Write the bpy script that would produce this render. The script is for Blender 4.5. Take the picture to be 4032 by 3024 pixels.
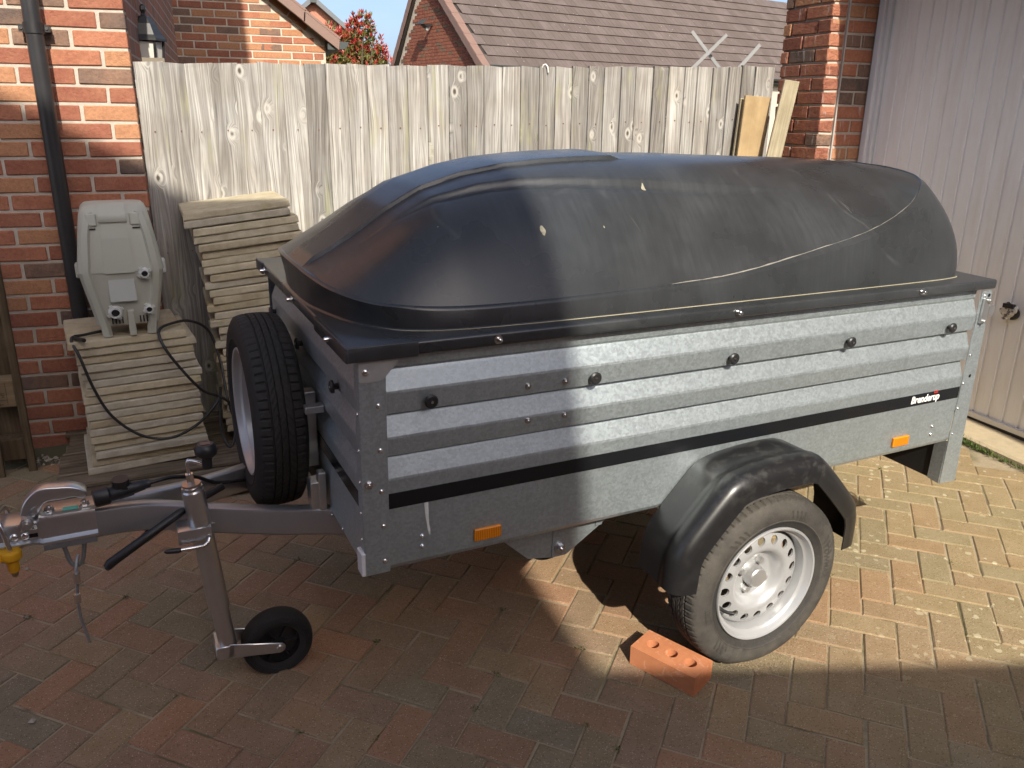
import bpy, bmesh, math, random
import numpy as np
from mathutils import Vector, Matrix, noise as mnoise

random.seed(7)
rng = np.random.RandomState(11)
for o in list(bpy.data.objects):
    bpy.data.objects.remove(o)
SC = bpy.context.scene
COL = SC.collection
RAD = math.radians
PI = math.pi

# ------------------------------------------------------------------ camera
CAM_R = np.array([[0.93789980,-0.34674544,0.01056235,-0.10108327,-0.30228923,-0.94784144,0.33185259,0.88791262,-0.31856717]]).reshape(3, 3)   # rows: right, down, forward
CAM_C = np.array([-1.758677,-1.737856,1.570779])
CAM_F = 3177.6653
cam_data = bpy.data.cameras.new('camera')
cam_data.sensor_width = 36.0
cam_data.lens = 36.0 * CAM_F / 4032.0
cam_data.clip_start = 0.05
cam_data.clip_end = 2000.0
cam = bpy.data.objects.new('camera', cam_data)
COL.objects.link(cam)
cm = Matrix.Identity(4)
for i in range(3):
    cm[i][0] = CAM_R[0][i]; cm[i][1] = -CAM_R[1][i]; cm[i][2] = -CAM_R[2][i]; cm[i][3] = CAM_C[i]
cam.matrix_world = cm
SC.camera = cam

# ------------------------------------------------------------------ light
SUN_EL, SUN_AZ = RAD(36.3), RAD(5.5)      # light travels towards +Y, a little towards +X
SUN_DIR = Vector((math.cos(SUN_EL) * math.sin(SUN_AZ), math.cos(SUN_EL) * math.cos(SUN_AZ), -math.sin(SUN_EL)))
SKY_STRENGTH, SUN_STRENGTH, EXPOSURE = 0.116, 3.5, 1.0
world = bpy.data.worlds.new('World')
SC.world = world
world.use_nodes = True
wt = world.node_tree
wt.nodes.clear()
w_out = wt.nodes.new('ShaderNodeOutputWorld')
w_bg = wt.nodes.new('ShaderNodeBackground')
w_sky = wt.nodes.new('ShaderNodeTexSky')
w_sky.sky_type = 'NISHITA'
w_sky.sun_disc = False
w_sky.sun_elevation = SUN_EL
w_sky.sun_rotation = PI + SUN_AZ
w_sky.air_density = 0.6
w_sky.dust_density = 3.0
w_sky.ozone_density = 1.2
w_bg.inputs['Strength'].default_value = SKY_STRENGTH
# thin wispy cloud over the clear sky
w_tc = wt.nodes.new('ShaderNodeTexCoord')
w_mp = wt.nodes.new('ShaderNodeMapping')
w_mp.inputs['Scale'].default_value = (2.2, 2.2, 6.0)
w_ns = wt.nodes.new('ShaderNodeTexNoise')
w_ns.inputs['Scale'].default_value = 1.7
w_ns.inputs['Detail'].default_value = 6.0
w_ns.inputs['Roughness'].default_value = 0.55
w_rp = wt.nodes.new('ShaderNodeValToRGB')
w_rp.color_ramp.elements[0].position = 0.40
w_rp.color_ramp.elements[0].color = (0, 0, 0, 1)
w_rp.color_ramp.elements[1].position = 0.75
w_rp.color_ramp.elements[1].color = (0.22, 0.22, 0.22, 1)
w_mx = wt.nodes.new('ShaderNodeMixRGB')
w_mx.inputs['Color2'].default_value = (5.4, 5.3, 5.2, 1)
wt.links.new(w_tc.outputs['Generated'], w_mp.inputs['Vector'])
wt.links.new(w_mp.outputs['Vector'], w_ns.inputs['Vector'])
wt.links.new(w_ns.outputs['Fac'], w_rp.inputs['Fac'])
wt.links.new(w_rp.outputs['Color'], w_mx.inputs['Fac'])
wt.links.new(w_sky.outputs['Color'], w_mx.inputs['Color1'])
wt.links.new(w_mx.outputs['Color'], w_bg.inputs['Color'])
wt.links.new(w_bg.outputs['Background'], w_out.inputs['Surface'])

sun_data = bpy.data.lights.new('sun', 'SUN')
sun_data.energy = SUN_STRENGTH
sun_data.angle = RAD(0.53)
sun_data.color = (1.0, 0.93, 0.80)
sun = bpy.data.objects.new('sun', sun_data)
COL.objects.link(sun)
sun.rotation_euler = SUN_DIR.to_track_quat('-Z', 'Y').to_euler()
sun.location = (-2, -8, 9)

SC.view_settings.view_transform = 'Standard'
SC.view_settings.look = 'None'
SC.view_settings.exposure = EXPOSURE
SC.view_settings.gamma = 1.0
SC.view_settings.use_curve_mapping = False
SC.render.engine = 'CYCLES'
try:
    SC.cycles.use_denoising = True
    SC.cycles.max_bounces = 7
    SC.cycles.caustics_reflective = False
    SC.cycles.caustics_refractive = False
    SC.cycles.sample_clamp_indirect = 6.0
except Exception:
    pass


# ------------------------------------------------------------------ helpers
def gz(x, y):
    """height of the driveway, which rises gently to the right and to the back"""
    return 0.014138 * max(-6, min(6, x)) + 0.019742 * max(-6, min(6, y))


def tag(o, label=None, cat=None, group=None, kind=None):
    if label: o['label'] = label
    if cat: o['category'] = cat
    if group: o['group'] = group
    if kind: o['kind'] = kind
    return o


def empty(name, loc=(0, 0, 0), rz=0.0, matrix=None, label=None, cat=None, group=None, parent=None):
    o = bpy.data.objects.new(name, None)
    o.empty_display_size = 0.1
    COL.objects.link(o)
    if parent is not None: o.parent = parent
    if matrix is not None: o.matrix_world = matrix
    else:
        o.location = loc
        o.rotation_euler = (0, 0, rz)
    return tag(o, label, cat, group)


def inst(name, me, parent=None, loc=(0, 0, 0), rot=(0, 0, 0), scale=None):
    o = bpy.data.objects.new(name, me)
    COL.objects.link(o)
    if parent is not None: o.parent = parent
    o.location = loc
    o.rotation_euler = rot
    if scale: o.scale = scale
    return o


class MB:
    def __init__(s):
        s.v = []; s.f = []; s.mi = []; s.m = 0

    def add(s, vs, fs, M=None):
        n = len(s.v)
        if M is not None:
            vs = [tuple(M @ Vector(p)) for p in vs]
        s.v += [tuple(map(float, p)) for p in vs]
        for q in fs:
            s.f.append(tuple(n + i for i in q)); s.mi.append(s.m)
        return s

    def box(s, c, d, rz=0.0, M=None, rot=None):
        hx, hy, hz = d[0] / 2, d[1] / 2, d[2] / 2
        vs = [(x, y, z) for z in (-hz, hz) for y in (-hy, hy) for x in (-hx, hx)]
        if rot is not None: R = rot.to_4x4() if not isinstance(rot, Matrix) else rot.to_4x4()
        else: R = Matrix.Rotation(rz, 4, 'Z')
        T = Matrix.Translation(c) @ R
        if M is not None: T = M @ T
        return s.add(vs, [(0, 2, 3, 1), (4, 5, 7, 6), (0, 1, 5, 4), (2, 6, 7, 3), (0, 4, 6, 2), (1, 3, 7, 5)], T)

    def cyl(s, p0, p1, r, r1=None, n=16, cap=True):
        p0, p1 = Vector(p0), Vector(p1)
        r1 = r if r1 is None else r1
        q = (p1 - p0).to_track_quat('Z', 'Y').to_matrix()
        vs = []
        for p, rr in ((p0, r), (p1, r1)):
            for i in range(n):
                a = 2 * PI * i / n
                vs.append(p + q @ Vector((rr * math.cos(a), rr * math.sin(a), 0)))
        fs = [(i, (i + 1) % n, n + (i + 1) % n, n + i) for i in range(n)]
        if cap: fs += [tuple(range(n - 1, -1, -1)), tuple(range(n, 2 * n))]
        return s.add(vs, fs)

    def tube(s, pts, r, n=8, cap=True):
        pts = [Vector(p) for p in pts]
        N = len(pts)
        rr = r if hasattr(r, '__len__') else [r] * N
        t0 = (pts[1] - pts[0]).normalized()
        up = Vector((0, 0, 1)) if abs(t0.z) < 0.9 else Vector((1, 0, 0))
        nrm = t0.cross(up).normalized()
        vs = []
        for i, p in enumerate(pts):
            t = (pts[min(i + 1, N - 1)] - pts[max(i - 1, 0)]).normalized()
            nrm = (nrm - t * nrm.dot(t)).normalized()
            b = t.cross(nrm)
            for k in range(n):
                a = 2 * PI * k / n
                vs.append(p + (nrm * math.cos(a) + b * math.sin(a)) * rr[i])
        fs = [(i * n + k, i * n + (k + 1) % n, (i + 1) * n + (k + 1) % n, (i + 1) * n + k) for i in range(N - 1) for k in range(n)]
        if cap: fs += [tuple(range(n - 1, -1, -1)), tuple((N - 1) * n + k for k in range(n))]
        return s.add(vs, fs)

    def lathe(s, prof, n=32, M=None, close=False, a0=0, a1=2 * PI):
        full = abs(a1 - a0 - 2 * PI) < 1e-6
        na = n if full else n + 1
        vs = [(r * math.cos(a0 + (a1 - a0) * k / n), r * math.sin(a0 + (a1 - a0) * k / n), h) for (r, h) in prof for k in range(na)]
        m = len(prof)
        fs = []
        for i in range(m if close else m - 1):
            j = (i + 1) % m
            for k in range(n):
                k2 = (k + 1) % na
                fs.append((i * na + k, i * na + k2, j * na + k2, j * na + k))
        return s.add(vs, fs, M)

    def extrude(s, pts, d0, d1, mp):
        """closed 2-D outline pts (u, v), extruded from d0 to d1 and mapped by mp(u, v, w)"""
        n = len(pts)
        vs = [mp(u, v, d0) for u, v in pts] + [mp(u, v, d1) for u, v in pts]
        fs = [(i, (i + 1) % n, n + (i + 1) % n, n + i) for i in range(n)]
        fs += [tuple(range(n - 1, -1, -1)), tuple(range(n, 2 * n))]
        return s.add(vs, fs)

    def grid(s, P, cu=False, cv=False):
        """P[i][j] -> 3-D points"""
        a, b = len(P), len(P[0])
        vs = [P[i][j] for i in range(a) for j in range(b)]
        fs = []
        for i in range(a if cu else a - 1):
            for j in range(b if cv else b - 1):
                i2, j2 = (i + 1) % a, (j + 1) % b
                fs.append((i * b + j, i2 * b + j, i2 * b + j2, i * b + j2))
        return s.add(vs, fs)

    def ball(s, c, r, n=12, m=8, M=None):
        rx, ry, rz_ = r if hasattr(r, '__len__') else (r, r, r)
        vs = []
        for i in range(m + 1):
            t = PI * i / m
            for k in range(n):
                a = 2 * PI * k / n
                vs.append((c[0] + rx * math.sin(t) * math.cos(a), c[1] + ry * math.sin(t) * math.sin(a), c[2] + rz_ * math.cos(t)))
        fs = [(i * n + k, (i + 1) * n + k, (i + 1) * n + (k + 1) % n, i * n + (k + 1) % n) for i in range(m) for k in range(n)]
        return s.add(vs, fs, M)

    def mesh(s, name, mats, smooth=None, bevel=0.0, seg=1, weld=True):
        me = bpy.data.meshes.new(name)
        me.from_pydata(s.v, [], s.f)
        if not isinstance(mats, (list, tuple)): mats = [mats]
        for m in mats: me.materials.append(m)
        if len(mats) > 1:
            me.polygons.foreach_set('material_index', s.mi)
        bm = bmesh.new(); bm.from_mesh(me)
        if weld: bmesh.ops.remove_doubles(bm, verts=bm.verts, dist=1e-6)
        bmesh.ops.recalc_face_normals(bm, faces=bm.faces)
        if bevel > 0:
            es = [e for e in bm.edges if len(e.link_faces) == 2 and e.calc_face_angle(0) > 0.5]
            bmesh.ops.bevel(bm, geom=es, offset=bevel, segments=seg, profile=0.5, affect='EDGES', clamp_overlap=True)
        bm.to_mesh(me); bm.free()
        if smooth is not None:
            me.polygons.foreach_set('use_smooth', [True] * len(me.polygons))
            if smooth < 179:
                try: me.set_sharp_from_angle(angle=RAD(smooth))
                except Exception: pass
        me.update()
        return me

    def build(s, name, mats, parent=None, smooth=None, bevel=0.0, seg=1, loc=(0, 0, 0), rot=(0, 0, 0), weld=True):
        return inst(name, s.mesh(name, mats, smooth, bevel, seg, weld), parent, loc, rot)


def spline(pts, n):
    """Catmull-Rom through pts, n samples"""
    P = np.array(pts, float)
    P = np.vstack([2 * P[0] - P[1], P, 2 * P[-1] - P[-2]])
    m = len(P) - 3
    out = []
    for t in np.linspace(0, m, n):
        i = min(int(t), m - 1); u = t - i
        a, b, c, d = P[i], P[i + 1], P[i + 2], P[i + 3]
        out.append(0.5 * (2 * b + (c - a) * u + (2 * a - 5 * b + 4 * c - d) * u * u + (3 * b - a - 3 * c + d) * u ** 3))
    return np.array(out)


def sstep(a, b, x):
    t = np.clip((x - a) / (b - a), 0, 1)
    return t * t * (3 - 2 * t)


def project(p):
    c = CAM_R @ (np.asarray(p, float) - CAM_C)
    if c[2] < 0.05: return None
    return (2016 + CAM_F * c[0] / c[2], 1512 + CAM_F * c[1] / c[2])


def seen_area(corners):
    """area of a small quad in the photograph, 0 when it lies outside the frame"""
    q = [project(c) for c in corners]
    if any(p is None for p in q): return 0.0
    cx = sum(p[0] for p in q) / len(q); cy = sum(p[1] for p in q) / len(q)
    if not (-60 < cx < 4092 and -60 < cy < 3084): return 0.0
    a = 0
    for i in range(len(q)):
        x0, y0 = q[i]; x1, y1 = q[(i + 1) % len(q)]
        a += x0 * y1 - x1 * y0
    return abs(a) / 2


def text_verts(body, size, shear=0.0, bold=0.0, res=3):
    """flat lettering as (verts, faces), origin at the lower left"""
    cu = bpy.data.curves.new('lettering', 'FONT')
    cu.body = body; cu.size = size; cu.shear = shear; cu.offset = bold; cu.resolution_u = res
    ob = bpy.data.objects.new('lettering', cu)
    COL.objects.link(ob)
    dg = bpy.context.evaluated_depsgraph_get()
    me = bpy.data.meshes.new_from_object(ob.evaluated_get(dg))
    vs = [tuple(v.co) for v in me.vertices]
    fs = [tuple(p.vertices) for p in me.polygons]
    bpy.data.objects.remove(ob); bpy.data.curves.remove(cu); bpy.data.meshes.remove(me)
    return vs, fs


# ------------------------------------------------------------------ materials
class Mat:
    def __init__(s, name, rough=0.6, metal=0.0, color=(0.5, 0.5, 0.5), spec=None):
        s.m = bpy.data.materials.new(name)
        s.m.use_nodes = True
        s.t = s.m.node_tree
        s.b = s.t.nodes['Principled BSDF']
        s.b.inputs['Roughness'].default_value = rough
        s.b.inputs['Metallic'].default_value = metal
        s.b.inputs['Base Color'].default_value = (*color, 1)
        if spec is not None: s.b.inputs['Specular IOR Level'].default_value = spec
        s._h = None

    def n(s, typ, ins=None, **props):
        nd = s.t.nodes.new('ShaderNode' + typ)
        for k, v in props.items(): setattr(nd, k, v)
        for k, v in (ins or {}).items(): s.set(nd.inputs[k], v)
        return nd

    def set(s, sock, v):
        if hasattr(v, 'is_output') or isinstance(v, bpy.types.NodeSocket): s.t.links.new(v, sock)
        elif isinstance(v, (tuple, list)) and len(v) == 3 and sock.type == 'RGBA': sock.default_value = (*v, 1)
        else: sock.default_value = v

    def coord(s, kind='Object', scale=(1, 1, 1), rnd=0.0, loc=(0, 0, 0), rot=(0, 0, 0)):
        tc = s.n('TexCoord').outputs[kind]
        if rnd:
            oi = s.n('ObjectInfo').outputs['Random']
            mul = s.n('Math', {0: oi, 1: rnd}, operation='MULTIPLY').outputs[0]
            mul2 = s.n('Math', {0: oi, 1: rnd * 1.73}, operation='MULTIPLY').outputs[0]
            cb = s.n('CombineXYZ', {0: mul, 1: mul2, 2: mul}).outputs[0]
            tc = s.n('VectorMath', {0: tc, 1: cb}, operation='ADD').outputs[0]
        mp = s.n('Mapping', {'Vector': tc, 'Scale': scale, 'Location': loc, 'Rotation': rot})
        return mp.outputs[0]

    def noise(s, vec, scale, detail=4, rough=0.5, dist=0.0):
        return s.n('TexNoise', {'Vector': vec, 'Scale': scale, 'Detail': detail, 'Roughness': rough, 'Distortion': dist}).outputs['Fac']

    def voro(s, vec, scale, feature='F1', out='Distance', rnd=1.0):
        return s.n('TexVoronoi', {'Vector': vec, 'Scale': scale, 'Randomness': rnd}, feature=feature).outputs[out]

    def ramp(s, fac, stops, interp='LINEAR'):
        nd = s.n('ValToRGB', {'Fac': fac})
        cr = nd.color_ramp
        cr.interpolation = interp
        while len(cr.elements) < len(stops): cr.elements.new(0.5)
        for e, (p, c) in zip(cr.elements, stops):
            e.position = p
            c = (c, c, c) if not hasattr(c, '__len__') else c
            e.color = (*c, 1)
        return nd.outputs['Color']

    def mix(s, fac, a, b, mode='MIX'):
        nd = s.n('MixRGB', blend_type=mode)
        s.set(nd.inputs['Fac'], fac); s.set(nd.inputs['Color1'], a); s.set(nd.inputs['Color2'], b)
        return nd.outputs['Color']

    def math(s, op, a, b=0.0, clamp=False):
        nd = s.n('Math', operation=op, use_clamp=clamp)
        s.set(nd.inputs[0], a); s.set(nd.inputs[1], b)
        return nd.outputs[0]

    def col(s, c): s.set(s.b.inputs['Base Color'], c); return s
    def rough(s, r): s.set(s.b.inputs['Roughness'], r); return s

    def bump(s, h, strength=0.3, dist=0.01):
        nd = s.n('Bump', {'Height': h, 'Strength': strength, 'Distance': dist})
        if s._h is not None: s.t.links.new(s._h, nd.inputs['Normal'])
        s._h = nd.outputs['Normal']
        s.t.links.new(s._h, s.b.inputs['Normal'])
        return s

    def rnd(s, island=False):
        if island: return s.n('NewGeometry').outputs['Random Per Island']
        return s.n('ObjectInfo').outputs['Random']


def brick_mat(name, stops, island=False, crease=1.0, efflo=0.0):
    M = Mat(name, 0.88, spec=0.25)
    r = M.rnd(island)
    base = M.ramp(r, stops, 'CONSTANT')
    v = M.coord('Object', rnd=0 if island else 53.0)
    n1 = M.noise(v, 9, 5, 0.6)
    c = M.mix(0.55, base, M.mix(M.ramp(n1, [(0.3, 0.55), (0.7, 1.25)]), (0, 0, 0), base, 'MULTIPLY'), 'MIX')
    c = M.mix(M.ramp(n1, [(0.32, 0.0), (0.72, 0.55)]), base, M.mix(0.5, base, (0.55, 0.30, 0.17)))
    n2 = M.noise(v, 70, 4, 0.7)
    c = M.mix(M.ramp(n2, [(0.35, 0.5), (0.6, 0.0)]), c, M.mix(1.0, c, (0.55, 0.5, 0.5), 'MULTIPLY'))
    if efflo:
        e = M.noise(M.coord('Object', (30, 30, 4), rnd=17.0), 1.0, 3, 0.6)
        c = M.mix(M.ramp(e, [(0.62, 0.0), (0.7, efflo)]), c, (0.62, 0.58, 0.55))
    M.col(c)
    cr = M.noise(M.coord('Object', (1, 1, 3.2), rnd=91.0 if not island else 0), 7, 3, 0.6, 2.2)
    line = M.ramp(M.math('ABSOLUTE', M.math('SUBTRACT', cr, 0.5)), [(0.0, 0.0), (0.035, 1.0)])
    M.bump(line, 0.35 * crease, 0.004)
    M.bump(n2, 0.5, 0.003)
    M.bump(M.noise(v, 25, 4, 0.6), 0.4 * crease, 0.006)
    return M.m


RED = (0.37, 0.145, 0.088); ORG = (0.41, 0.205, 0.112); BRN = (0.165, 0.112, 0.09); DRK = (0.105, 0.082, 0.074); DRED = (0.275, 0.100, 0.066)
M_BRICK = brick_mat('red multi brick', [(0.0, RED), (0.24, ORG), (0.42, DRED), (0.58, RED), (0.72, BRN), (0.88, DRK)])
M_BRICK_P = brick_mat('pier brick', [(0.0, DRED), (0.28, BRN), (0.45, RED), (0.60, DRED), (0.80, DRK), (0.92, ORG)], crease=2.2, efflo=0.5)
M_BRICK_R = brick_mat('smooth reveal brick', [(0.0, RED), (0.30, ORG), (0.48, RED), (0.70, BRN), (0.90, DRK)], crease=0.4, efflo=0.4)
M_BRICK_N = brick_mat('neighbour brick', [(0.0, ORG), (0.25, RED), (0.5, ORG), (0.7, DRED), (0.86, BRN)], crease=0.6)
M_BRICK_F = brick_mat('far brick', [(0.0, (0.20, 0.06, 0.043)), (0.4, (0.23, 0.075, 0.05)), (0.75, (0.13, 0.085, 0.062)), (0.9, (0.20, 0.06, 0.043))])
M_BRICK_FI = brick_mat('far brick field', [(0.0, (0.20, 0.06, 0.043)), (0.4, (0.23, 0.075, 0.05)), (0.75, (0.13, 0.085, 0.062)), (0.9, (0.20, 0.06, 0.043))], island=True)


def brick_sheet(name):
    """brick pattern for walls that stand outside the picture"""
    M = Mat(name, 0.9, spec=0.2)
    tc = M.coord('Object')
    sep = M.n('SeparateXYZ', {0: tc})
    u = M.math('ADD', sep.outputs[0], sep.outputs[1])
    vec = M.n('CombineXYZ', {0: u, 1: sep.outputs[2], 2: 0.0}).outputs[0]
    bt = M.n('TexBrick', {'Vector': vec, 'Scale': 1.0, 'Mortar Size': 0.005, 'Brick Width': 0.225, 'Row Height': 0.075, 'Color1': RED, 'Color2': BRN, 'Mortar': (0.42, 0.38, 0.33)})
    M.col(M.mix(0.3, bt.outputs['Color'], M.mix(M.noise(tc, 6), DRED, ORG)))
    return M.m


M_SHEET = brick_sheet('brick wall sheet')


def mortar_mat(name, c):
    M = Mat(name, 0.95, spec=0.15)
    v = M.coord('Object')
    M.col(M.mix(M.noise(v, 40, 5, 0.65), tuple(x * 0.72 for x in c), tuple(min(1, x * 1.25) for x in c)))
    M.bump(M.noise(v, 120, 4, 0.7), 0.6, 0.004)
    return M.m


M_MORTAR = mortar_mat('pale mortar', (0.46, 0.41, 0.35))
M_MORTAR_N = mortar_mat('cream mortar', (0.52, 0.46, 0.38))


def plain(name, c, rough=0.5, metal=0.0, spec=None, nscale=0, namp=0.15, bump=0.0, bscale=200):
    M = Mat(name, rough, metal, c, spec)
    if nscale:
        v = M.coord('Object')
        M.col(M.mix(M.noise(v, nscale, 5, 0.6), tuple(x * (1 - namp) for x in c), tuple(min(1, x * (1 + namp)) for x in c)))
    if bump:
        M.bump(M.noise(M.coord('Object'), bscale, 3, 0.6), bump, 0.002)
    return M.m


def paver_mat(name, island):
    M = Mat(name, 0.85, spec=0.3)
    r = M.rnd(island)
    geo = M.n('NewGeometry').outputs['Position']
    base = M.ramp(r, [(0.0, (0.290, 0.182, 0.116)), (0.16, (0.258, 0.194, 0.124)), (0.32, (0.330, 0.189, 0.116)), (0.46, (0.248, 0.201, 0.132)), (0.60, (0.305, 0.215, 0.130)), (0.76, (0.268, 0.184, 0.124)), (0.90, (0.222, 0.184, 0.128))], 'CONSTANT')
    # the drive is redder towards the drawbar and browner, weathered, towards the garage
    big = M.noise(geo, 0.8, 3, 0.5)
    sep = M.n('SeparateXYZ', {0: geo})
    side = M.math('ADD', M.math('MULTIPLY', M.math('ADD', sep.outputs[0], 0.9), 0.55), M.math('SUBTRACT', big, 0.5), True)
    c = M.mix(M.math('MULTIPLY', side, 0.62, True), base, (0.345, 0.276, 0.146))
    red = M.ramp(M.noise(geo, 1.3, 2, 0.5), [(0.5, 0.0), (0.62, 0.4)])
    c = M.mix(M.math('MULTIPLY', red, M.math('SUBTRACT', 1.0, side, True)), c, (0.360, 0.194, 0.120))
    blot = M.noise(geo, 11, 5, 0.65)
    c = M.mix(M.ramp(blot, [(0.35, 0.45), (0.65, 0.0)]), c, M.mix(1.0, c, (0.680, 0.660, 0.528), 'MULTIPLY'))
    # coarse aggregate
    ag = M.voro(geo, 210)
    sel = M.n('TexVoronoi', {'Vector': geo, 'Scale': 210.0}).outputs['Color']
    pick = M.n('SeparateColor', {0: sel}).outputs[0]
    pale = M.math('MULTIPLY', M.ramp(ag, [(0.22, 1.0), (0.38, 0.0)]), M.ramp(pick, [(0.80, 0.0), (0.82, 0.75)]))
    dark = M.math('MULTIPLY', M.ramp(ag, [(0.3, 1.0), (0.5, 0.0)]), M.ramp(pick, [(0.0, 0.65), (0.22, 0.0)], 'CONSTANT'))
    c = M.mix(dark, c, M.mix(1.0, c, (0.400, 0.388, 0.336), 'MULTIPLY'))
    c = M.mix(pale, c, (0.500, 0.417, 0.288))
    # lichen spots, thick near the garage
    lv = M.n('VectorMath', {0: geo, 1: M.n('TexNoise', {'Vector': geo, 'Scale': 40.0}).outputs['Color']}, operation='MULTIPLY_ADD')
    lv.inputs[2].default_value = (0, 0, 0)
    wob = M.n('VectorMath', {0: M.n('TexNoise', {'Vector': geo, 'Scale': 60.0, 'Detail': 3.0}).outputs['Color'], 'Scale': 0.022}, operation='SCALE').outputs[0]
    lvec = M.n('VectorMath', {0: geo, 1: wob}, operation='ADD').outputs[0]
    ld = M.voro(lvec, 26)
    lp = M.n('SeparateColor', {0: M.n('TexVoronoi', {'Vector': lvec, 'Scale': 26.0}).outputs['Color']}).outputs[1]
    zone = M.math('MULTIPLY', M.math('ADD', sep.outputs[0], 0.15), 1.3, True)
    zone = M.math('MULTIPLY', zone, M.ramp(M.noise(geo, 2.2, 3), [(0.36, 0.0), (0.55, 1.0)]))
    size = M.math('MULTIPLY', lp, 0.30)
    lic = M.math('MULTIPLY', M.math('LESS_THAN', ld, size), M.math('GREATER_THAN', lp, 0.42))
    c = M.mix(M.math('MULTIPLY', M.math('MULTIPLY', lic, zone), 0.75), c, (0.560, 0.504, 0.344))
    M.col(c)
    M.bump(ag, 0.35, 0.0025)
    M.bump(M.noise(geo, 60, 4, 0.6), 0.35, 0.004)
    return M.m


M_PAVER = paver_mat('block paver', False)
M_PAVER_I = paver_mat('block paver field', True)


def sand_mat():
    M = Mat('joint sand', 0.97, spec=0.1)
    geo = M.n('NewGeometry').outputs['Position']
    c = M.mix(M.noise(geo, 120, 4, 0.7), (0.25, 0.20, 0.13), (0.50, 0.42, 0.29))
    moss = M.ramp(M.noise(geo, 3.2, 4, 0.6), [(0.52, 0.0), (0.66, 0.65)])
    c = M.mix(moss, c, (0.075, 0.085, 0.025))
    dk = M.ramp(M.noise(geo, 7, 4, 0.6), [(0.55, 0.0), (0.70, 0.7)])
    c = M.mix(dk, c, (0.07, 0.055, 0.04))
    M.col(c)
    M.bump(M.noise(geo, 300, 3, 0.7), 0.8, 0.004)
    return M.m


M_SAND = sand_mat()


def fence_mat():
    M = Mat('weathered grey board', 0.9, spec=0.15)
    v = M.coord('Object', rnd=71.0)
    vs = M.n('Mapping', {'Vector': v, 'Scale': (1, 1, 0.30)}).outputs[0]
    # knots push the grain aside
    kn = M.n('TexVoronoi', {'Vector': M.n('Mapping', {'Vector': v, 'Scale': (1, 0.0, 0.62)}).outputs[0], 'Scale': 9.5, 'Randomness': 1.0})
    kd = kn.outputs['Distance']
    kpick = M.n('SeparateColor', {0: kn.outputs['Color']}).outputs[0]
    has = M.math('GREATER_THAN', kpick, 0.22)
    push = M.math('MULTIPLY', M.ramp(kd, [(0.0, 1.0), (0.32, 0.0)]), has)
    warp = M.math('ADD', M.math('MULTIPLY', M.noise(M.n('Mapping', {'Vector': v, 'Scale': (6, 1, 0.7)}).outputs[0], 1.4, 2, 0.5), 0.10), M.math('MULTIPLY', push, 0.040))
    sx = M.n('SeparateXYZ', {0: v})
    u = M.math('ADD', sx.outputs[0], warp)
    gv = M.n('CombineXYZ', {0: u, 1: 0.0, 2: M.math('MULTIPLY', sx.outputs[2], 0.02)}).outputs[0]
    grain = M.noise(gv, 150, 3, 0.65)
    coarse = M.noise(gv, 48, 2, 0.5)
    c = M.ramp(grain, [(0.30, (0.115, 0.110, 0.106)), (0.42, (0.27, 0.264, 0.254)), (0.56, (0.41, 0.404, 0.388)), (0.74, (0.56, 0.553, 0.53))])
    c = M.mix(M.ramp(coarse, [(0.38, 0.65), (0.60, 0.0)]), c, (0.185, 0.175, 0.165))
    tone = M.ramp(M.rnd(), [(0.0, (0.66, 0.65, 0.64)), (0.5, (0.96, 0.95, 0.94)), (1.0, (1.20, 1.19, 1.17))])
    c = M.mix(1.0, c, tone, 'MULTIPLY')
    blot = M.noise(v, 4.5, 3, 0.55)
    c = M.mix(M.ramp(blot, [(0.4, 0.45), (0.6, 0.0)]), c, M.mix(1.0, c, (0.72, 0.66, 0.60), 'MULTIPLY'))
    green = M.math('MULTIPLY', M.ramp(M.noise(M.coord('Object', (18, 1, 2.0), rnd=33.0), 1.0, 3, 0.6), [(0.55, 0.0), (0.7, 0.5)]), M.ramp(M.noise(v, 3.0, 2), [(0.45, 0.0), (0.6, 1.0)]))
    c = M.mix(green, c, (0.33, 0.335, 0.145))
    ring = M.math('MULTIPLY', M.ramp(kd, [(0.07, 0.0), (0.13, 0.6), (0.21, 0.0)]), has)
    c = M.mix(ring, c, (0.55, 0.53, 0.48))
    core = M.math('MULTIPLY', M.ramp(kd, [(0.045, 0.92), (0.085, 0.0)]), has)
    c = M.mix(core, c, (0.075, 0.058, 0.045))
    M.col(c)
    M.bump(grain, 0.5, 0.003)
    M.bump(M.math('SUBTRACT', 1.0, core), 0.4, 0.004)
    return M.m


M_FENCE = fence_mat()


def wood_mat(name, a, b, scale=60, axis=2, dark=0.5, rough=0.85):
    M = Mat(name, rough, spec=0.2)
    sc = [1, 1, 1]; sc[axis] = 0.04
    v = M.coord('Object', tuple(sc), rnd=41.0)
    g = M.noise(v, scale, 4, 0.6, 0.5)
    c = M.ramp(g, [(0.28, a), (0.7, b)])
    c = M.mix(M.ramp(M.noise(M.coord('Object', rnd=12.0), 7, 4, 0.6), [(0.42, dark), (0.62, 0.0)]), c, M.mix(1.0, c, (0.5, 0.46, 0.42), 'MULTIPLY'))
    M.col(c); M.bump(g, 0.5, 0.003)
    return M.m


M_OLDWOOD = wood_mat('old pallet wood', (0.075, 0.058, 0.04), (0.25, 0.20, 0.145), 70, 0)
M_PALWOOD = wood_mat('brown pallet wood', (0.075, 0.055, 0.033), (0.17, 0.125, 0.075), 60, 2)
M_PALBLOCK = wood_mat('pallet block wood', (0.20, 0.145, 0.085), (0.30, 0.225, 0.14), 60, 0, 0.2)
M_PLY = wood_mat('tan chipboard', (0.33, 0.235, 0.125), (0.42, 0.31, 0.175), 25, 2, 0.35)
M_TIMBER = wood_mat('sawn timber', (0.28, 0.235, 0.15), (0.44, 0.385, 0.275), 90, 2, 0.3)


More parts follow.
